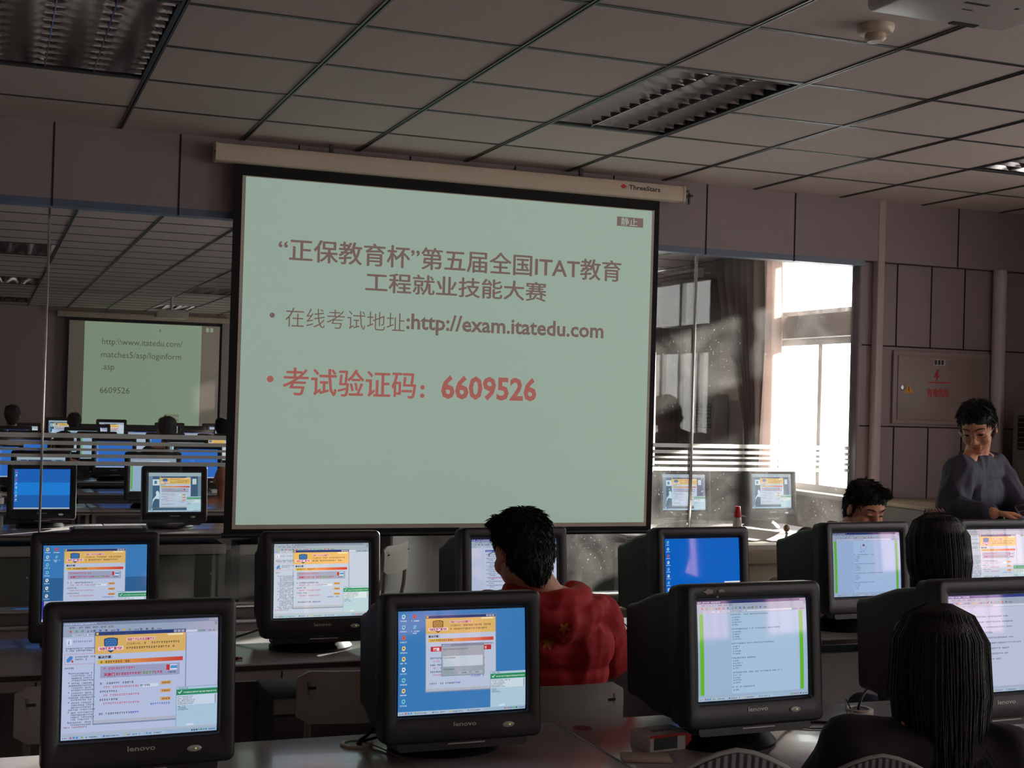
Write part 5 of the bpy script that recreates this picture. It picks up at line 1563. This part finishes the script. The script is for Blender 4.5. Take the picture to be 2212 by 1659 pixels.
fuse(W(P, c), 'trousers', M_JEANS, P, .012, 3, folds(.004, 8))
for x in (4.54, 4.72):
    s = MB(); cap(s, (x, 5.56, .045), .044, (x - .03, 5.40, .036), .036); fuse(W(P, s), 'shoe', M_BLACK, P, .008, 2)
ph = empty('mobile_phone', (4.50, 5.00, 1.168)); ph.rotation_euler = (.5, -.25, -.5); tag(ph, 'small silver mobile phone held by the standing man', 'phone')
MB().rbox(-.022, -.048, -.007, .022, .048, .007, .004, 3).build('body', M_ALU, ph); MB().box(-.018, .0, .0070, .018, .042, .0076).build('display', M_BLACK, ph); MB().box(-.017, -.042, .0070, .017, -.006, .0078).build('keypad', M_DGREY, ph)

# --- people far behind the glass, backs turned
def far_person(x, y, ztop, k, label, hair=M_HAIR, skin=M_SKIN, cloth=None, bald=False, seed=1, tilt=.1, yaw=0.0):
    P = person_root('person', (x, y, 0), label); zt = ztop - .135 * k
    S = head_T((0, 0, zt), PI + yaw, tilt); b = MB(); S = add_head(b, S, k); nk = Vector((0, -.01, zt - .16)); add_neck(b, S, nk)
    torso(b, (0, 0, .55), (0, -.01, zt - .33), (-.17, .02, zt - .22), (.17, .02, zt - .22), nk, .9)
    fuse(b, 'body', skin, P, .010, 2)
    c = MB(); torso(c, (0, 0, .50), (0, -.01, zt - .33), (-.18, .02, zt - .225), (.18, .02, zt - .225), nk + Vector((0, 0, -.05)), 1.04)
    for q in (-1, 1): chain(c, [((q * .18, .02, zt - .23), .07), ((q * .22, .12, zt - .42), .06), ((q * .16, .34, .80), .045)])
    fuse(c, 'jacket', cloth or M_JACK, P, .014, 2)
    if not bald: short_hair(S, P, hair, seed, .01, .007, 90, .022)
    seated_legs((0, 0, .53), 0, 0, M_JEANS, P)
    return P
FP = [(1.80, 10.95, 1.045, 1.0, 'bald person beyond the glass, warm light on the scalp and ear', dict(bald=True)),
      (1.74, 14.2, 1.36, 1.12, 'person beyond the glass with tousled hair and sunlit neck, before the distant slide', dict(seed=3)),
      (1.08, 18.45, 1.30, 1.0, 'person beyond the glass whose head rises centrally below the distant slide', dict(seed=5)),
      (2.22, 18.4, 1.26, 1.0, 'person beyond the glass, head just right of the tousled-haired one', dict(seed=6)),
      (2.78, 17.2, 1.30, 1.05, 'person beyond the glass below the right border of the distant screen', dict(seed=8)),
      (.30, 17.2, 1.40, 1.05, 'person beyond the glass with the tallest head, just left of the glass joint', dict(seed=9)),
      (.02, 15.6, 1.38, 1.1, 'person beyond the glass cut by the left edge of the frame', dict(seed=10)),
      (.73, 14.0, 1.20, 1.1, 'broad dark-haired person beyond the glass just right of the glass joint', dict(seed=12, hair=M_HAIRB)),
      (1.27, 14.05, 1.16, 1.0, 'person beyond the glass bent low before the plain blue monitor', dict(seed=13, tilt=.5)),
      (.15, 14.0, 1.20, 1.1, 'large dark figure beyond the glass low beside the glass joint', dict(seed=14))]
for x, y, z, k, lab, kw in FP: far_person(x, y, z, k, lab, **kw)

# ------------------------------------------------------------------ console and things on it
cn = empty('teacher_console', (4.3, 6.1, 0)); tag(cn, 'long teacher console below the glass with sunlit top and beige front', 'console')
TC_ = Matrix.Translation(-cn.location)
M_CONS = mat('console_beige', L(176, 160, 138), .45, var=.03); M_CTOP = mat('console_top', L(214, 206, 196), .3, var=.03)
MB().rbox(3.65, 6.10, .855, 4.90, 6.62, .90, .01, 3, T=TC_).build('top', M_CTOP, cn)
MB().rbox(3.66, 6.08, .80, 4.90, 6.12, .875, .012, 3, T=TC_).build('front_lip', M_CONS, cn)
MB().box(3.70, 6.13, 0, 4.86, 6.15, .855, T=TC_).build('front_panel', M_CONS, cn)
MB().box(3.70, 6.15, 0, 3.72, 6.60, .855, T=TC_).build('side_panel', M_CONS, cn); MB().box(4.84, 6.15, 0, 4.86, 6.60, .855, T=TC_).build('side_panel', M_CONS, cn)
sc = empty('storage_cabinet', (5.28, 6.5, 0)); tag(sc, 'low dark cabinet along the panelled wall behind the standing man', 'cabinet')
TS = Matrix.Translation(-sc.location)
MB().rbox(4.96, 6.20, 0, 5.60, 6.84, 1.06, .008, 2, T=TS).build('body', M_DPANEL, sc); MB().rbox(4.95, 6.18, 1.06, 5.61, 6.86, 1.085, .005, 2, T=TS).build('top', M_CONS, sc)
for xa in (4.97, 5.285): 
    d = MB().rbox(xa, 6.185, .05, xa + .305, 6.20, 1.04, .003, 2, T=TS).build('door', M_CAB, sc)
    MB().rbox(xa + (.26 if xa < 5 else .03), 6.172, .55, xa + (.272 if xa < 5 else .042), 6.186, .65, .003, 2, T=TS).build('handle', M_ALU, d)
# glue bottle
gb = empty('glue_bottle', (3.665 + .045, 6.22, .90)); tag(gb, 'clear glue bottle with red cap standing on the console', 'bottle')
MB().lathe([(.020, 0), (.024, .004), (.024, .075), (.021, .10), (.017, .118), (.015, .12)], 24).build('bottle_body', mat('glue_translucent', L(222, 212, 200), .35, var=.05), gb)
MB().lathe([(.019, .118), (.0185, .128), (.014, .166), (.012, .168)], 24).build('cap', M_RED, gb)
gb.scale = (1, 1, 1.15)
def paper(x, y, z, w, d, rz, label, curl=0.0):
    m = MB().sheet(lambda u, v: ((u - .5) * w, (v - .5) * d, curl * (u - .2) ** 2 + .0012), 10, 8)
    o = m.build('paper_sheet', M_WHITE, None, (x, y, z), (0, 0, rz), fix=False); s = o.modifiers.new('thickness', 'SOLIDIFY'); s.thickness = .001
    tag(o, label, 'paper', 'papers on the console'); return o
paper(3.90, 6.45, .902, .25, .30, .35, 'white sheet standing out beside the red-capped bottle, corner lifted', .07)
paper(4.12, 6.33, .902, .36, .22, -.15, 'white sheet lying flat under the small stamp holder')
paper(4.40, 6.27, .902, .30, .21, .1, 'white sheet at the end of the console near the seated man')
st = empty('stamp_holder', (4.045, 6.27, .904)); tag(st, 'small metal stamp holder with round knob on the papers', 'stamp')
MB().lathe([(.022, 0), (.022, .008), (.010, .014), (.006, .03), (.010, .04), (.005, .046), (.004, .05)], 20).build('stem', M_ALU, st)
m = MB(); ell(m, (0, 0, .066), (.018, .012, .020)); m.build('knob', mat('knob_bronze', L(150, 128, 100), .3, .6), st)
pn = empty('ballpoint_pen', (4.16, 6.235, .908)); tag(pn, 'dark pen lying across the papers on the console', 'pen')
MB().tube([(-.07, .0, 0), (.06, .015, 0)], .004, 8).build('barrel', M_BLACK, pn); MB().tube([(.06, .015, 0), (.07, .016, 0)], [.004, .001], 8).build('tip', M_ALU, pn)
# ------------------------------------------------------------------ front desk: book box, booklet, sticker, cables
bx = empty('book_box', (1.625, 3.06, .75), .12); tag(bx, 'small white and red paper box, open end showing black, beside the torn-label monitor', 'box')
MB().rbox(-.062, -.035, .0, .062, .055, .042, .002, 2).build('carton', mat('carton_white', L(216, 204, 196), .6, var=.04), bx)
MB().box(-.050, -.0362, .006, .020, -.0348, .036).build('opening', M_BLACK, bx)
m = MB(); m.box(-.062, -.0358, .036, .045, -.0348, .0425); m.box(.046, -.0362, .002, .0625, -.0345, .040); m.box(.0618, -.035, .003, .0628, -.006, .040); m.build('red_print', M_RED, bx)
m = MB(); m.box(-.03, .0, .0420, .03, .018, .0426); m.build('lid_print', mat('grey_print', L(150, 140, 138), .6), bx)
bk = MB().rbox(-.065, -.032, 0, .055, .032, .010, .003, 2).build('booklet', mat('booklet_cream', L(196, 176, 156), .7), None, (1.535, 2.965, .7505), (0, 0, -.35))
tag(bk, 'thin cream booklet lying before the open paper box', 'booklet')
stk = MB().lathe([(.026, 0), (.026, .0006)], 28).build('round_sticker', mat('sticker_red', L(150, 40, 38), .6), None, (1.51, 3.30, .7502), fix=False); tag(stk, 'round red sticker on the desk near the seam', 'sticker')
m = MB(); text_fit(m, '静', -.014, .014, -.012, .012, .0009, mat('sticker_pale', L(176, 120, 110), .6), axis='z'); 
m = MB().lathe([(.019, .0006), (.019, .0009)], 24); m.build('sticker_disc', mat('sticker_mid', L(120, 34, 34), .6), stk, fix=False)
def cable(name, pts, r, label, m_=M_CABLE, group=None, parent=None):
    P_ = [Vector(p) for p in pts]; P_ = [P_[0]] + P_ + [P_[-1]]; out = []
    for i in range(1, len(P_) - 2):
        p0, p1, p2, p3 = P_[i - 1:i + 3]
        for k in range(6):
            t = k / 6
            out.append(.5 * ((2 * p1) + (p2 - p0) * t + (2 * p0 - 5 * p1 + 4 * p2 - p3) * t * t + (3 * p1 - p0 - 3 * p2 + p3) * t ** 3))
    out.append(P_[-2])
    o = MB().tube(out, r, 8).build(name, m_, parent)
    if not parent: tag(o, label, 'cable', group)
    return o
z = .753
cable('monitor_cable', [(1.02, 3.36, .90), (.98, 3.35, .83), (.93, 3.31, .775), (.895, 3.29, .755), (.885, 3.288, .72), (.885, 3.288, .64)], .0045, 'thick black cable going down the cable hole left of the dialog monitor')
cable('monitor_cable', [(1.05, 3.34, .86), (1.0, 3.33, .80), (.95, 3.30, .765), (.90, 3.285, .755), (.892, 3.287, .72), (.892, 3.287, .64)], .0035, 'thinner black cable beside it in the same cable hole')
cable('mouse_cable', [(.90, 3.28, .756), (.93, 3.24, z), (.96, 3.10, z), (.985, 2.95, z), (1.05, 2.82, z), (1.2, 2.70, z)], .0018, 'thin beige cable curving over the front desk from the cable hole', mat('cable_beige', L(150, 134, 116), .6))
cable('power_cable', [(.47, 3.05, .80), (.50, 3.04, .765), (.53, 3.00, z), (.55, 2.92, z), (.60, 2.82, z), (.68, 2.72, z)], .003, 'black cable trailing right from the lowest left monitor')
cable('monitor_cable', [(2.00, 3.20, .86), (2.03, 3.18, .80), (2.07, 3.17, .76), (2.16, 3.19, z), (2.26, 3.14, z), (2.36, 3.06, z)], .004, 'black cable looping out behind the torn-label monitor')
cable('keyboard_cable', [(2.36, 3.30, .756), (2.30, 3.24, .80), (2.22, 3.12, .795), (2.16, 3.0, z), (2.16, 2.90, z), (2.20, 2.84, z)], .002, 'thin black cable arching down to the sleeve of the long-haired woman')
cable('mouse_cable', [(2.05, 3.17, z), (2.14, 3.12, z), (2.24, 3.16, z), (2.32, 3.24, .758), (2.38, 3.30, .756)], .002, 'thin cable lying across to the second cable hole')
cable('monitor_cable', [(2.39, 3.30, .70), (2.39, 3.30, .76), (2.44, 3.33, .80), (2.52, 3.34, .84), (2.60, 3.28, .90)], .004, 'black cable rising from the second cable hole', None or M_CABLE)
# second row
cable('monitor_cable', [(.56, 4.72, z), (.62, 4.70, .80), (.72, 4.80, .78), (.80, 4.78, z), (.92, 4.74, .79)], .004, 'thick black cable between the start-menu and whitish-page monitors')
cable('headphone_cable', [(.50, 4.62, z), (.58, 4.58, z), (.64, 4.66, z), (.70, 4.60, z), (.64, 4.52, z), (.56, 4.54, z)], .002, 'thin black cable coiled on the second-row desk at the left')
cable('usb_cable', [(.52, 4.62, z), (.60, 4.50, z), (.70, 4.43, z), (.76, 4.42, z)], .002, 'thin cable ending in an orange-tipped plug')
up = empty('cable_plug', (.775, 4.42, .756), -.1); tag(up, 'dark plug with an orange tip on the second-row desk', 'plug')
MB().rbox(-.018, -.006, -.005, .014, .006, .005, .002, 2).build('grip', M_BLACK, up); MB().rbox(.014, -.005, -.004, .028, .005, .004, .001, 1).build('tip', mat('orange_tip', L(200, 110, 50), .4), up)
rnd = random.Random(21)
pts = []
for k in range(26):
    a = k * 1.9; pts.append((2.20 + .10 * math.cos(a) * rnd.uniform(.5, 1.2), 4.62 + .09 * math.sin(a) * rnd.uniform(.5, 1.2) + .004 * k * 0, z + .004 + .03 * (k % 5 == 2) + rnd.uniform(0, .008)))
cable('tangled_cable', pts, .002, 'tangle of thin black cable on the desk right of the red hoodie')
cable('monitor_cable', [(2.36, 4.84, .83), (2.28, 4.86, .79), (2.20, 4.84, z), (2.12, 4.80, z), (2.0, 4.84, z)], .005, 'thick black cable coming from behind the deep blue monitor')
cable('mouse_cable', [(2.00, 4.84, z), (2.12, 4.78, z), (2.24, 4.66, z), (2.36, 4.60, z), (2.44, 4.56, z)], .0025, 'black cable stretched along the desk towards the deep blue monitor')
# mouse under the hand
mo = empty('computer_mouse', (2.125, 4.425, .75), -.3); tag(mo, 'dark computer mouse under the hand of the person in red', 'mouse')
m = MB(); ell(m, (0, 0, .006), (.030, .052, .022), n=12); m.v = [Vector((v.x, v.y, max(v.z, 0.0005))) for v in m.v]; m.build('shell', M_BLACK, mo)
MB().tube([(-.003, .03, .024), (.003, .03, .024)], .006, 10).build('scroll_wheel', M_DGREY, mo)
# papers near the fifth monitor base
pp = paper(2.93, 4.50, .752, .12, .10, .4, 'white slip on the desk left of the monitor with exam page and pink reflection', .1); pp['group'] = 'papers'; 
# ------------------------------------------------------------------ next room: bottles, keyboards, tower
bt = empty('water_bottle', (.085, 8.62, .75)); tag(bt, 'clear water bottle with white lid and strap beyond the glass at the frame edge', 'bottle')
MB().lathe([(.036, 0), (.038, .01), (.038, .15), (.034, .165), (.030, .17)], 24).build('bottle_body', M_CLEAR, bt, fix=False)
MB().lathe([(.034, .002), (.035, .09), (.0, .0901)], 20).build('water', mat('dim_water', L(120, 120, 118), .1, var=.02), bt, fix=False)
MB().lathe([(.034, .165), (.036, .17), (.036, .20), (.026, .205)], 24).build('lid', M_PVC, bt, fix=False)
MB().tube([(.02, 0, .2), (.01, 0, .225), (-.03, 0, .23), (-.05, 0, .20)], .004, 8).build('strap', M_PVC, bt)
bt2 = empty('thermos_flask', (1.52, 8.60, .75)); tag(bt2, 'dark slim flask beside the snowy-photo monitor near the big screen border', 'flask')
MB().lathe([(.030, 0), (.032, .01), (.032, .17), (.022, .20), (.022, .22)], 20).build('flask_body', M_BLACK, bt2, fix=False); MB().lathe([(.032, .0), (.033, .008), (.032, .012)], 20).build('base_ring', M_CHROME, bt2, fix=False)
def keyboard(x, y, z, rz, label):
    r = empty('computer_keyboard', (x, y, z), rz); tag(r, label, 'keyboard', 'keyboards in the next room')
    MB().rbox(-.22, -.075, 0, .22, .075, .022, .006, 2).build('body', M_DGREY, r)
    m = MB()
    for j in range(5):
        for i in range(20): m.box(-.20 + i * .02, -.06 + j * .024, .022, -.184 + i * .02, -.042 + j * .024, .028)
    o = m.build('keys', M_PVC, r); o['kind'] = 'stuff'
    return r
keyboard(.72, 8.58, .75, .05, 'keyboard on the dim desk beyond the glass between the two left monitors')
keyboard(4.86, 8.24, .75, 0, 'keyboard on the sunlit desk between the two monitors beyond the right glass joint')
tw = empty('computer_tower', (2.93, 7.4, 0)); tag(tw, 'pale box with dark slot standing low beyond the glass, right of the red hoodie', 'computer case')
MB().rbox(-.21, -.2, 0, .21, .2, .66, .01, 2).build('case', mat('tower_grey', L(150, 150, 154), .45), tw); MB().rbox(-.12, -.204, .50, .10, -.198, .545, .005, 2).build('slot', M_BLACK, tw)
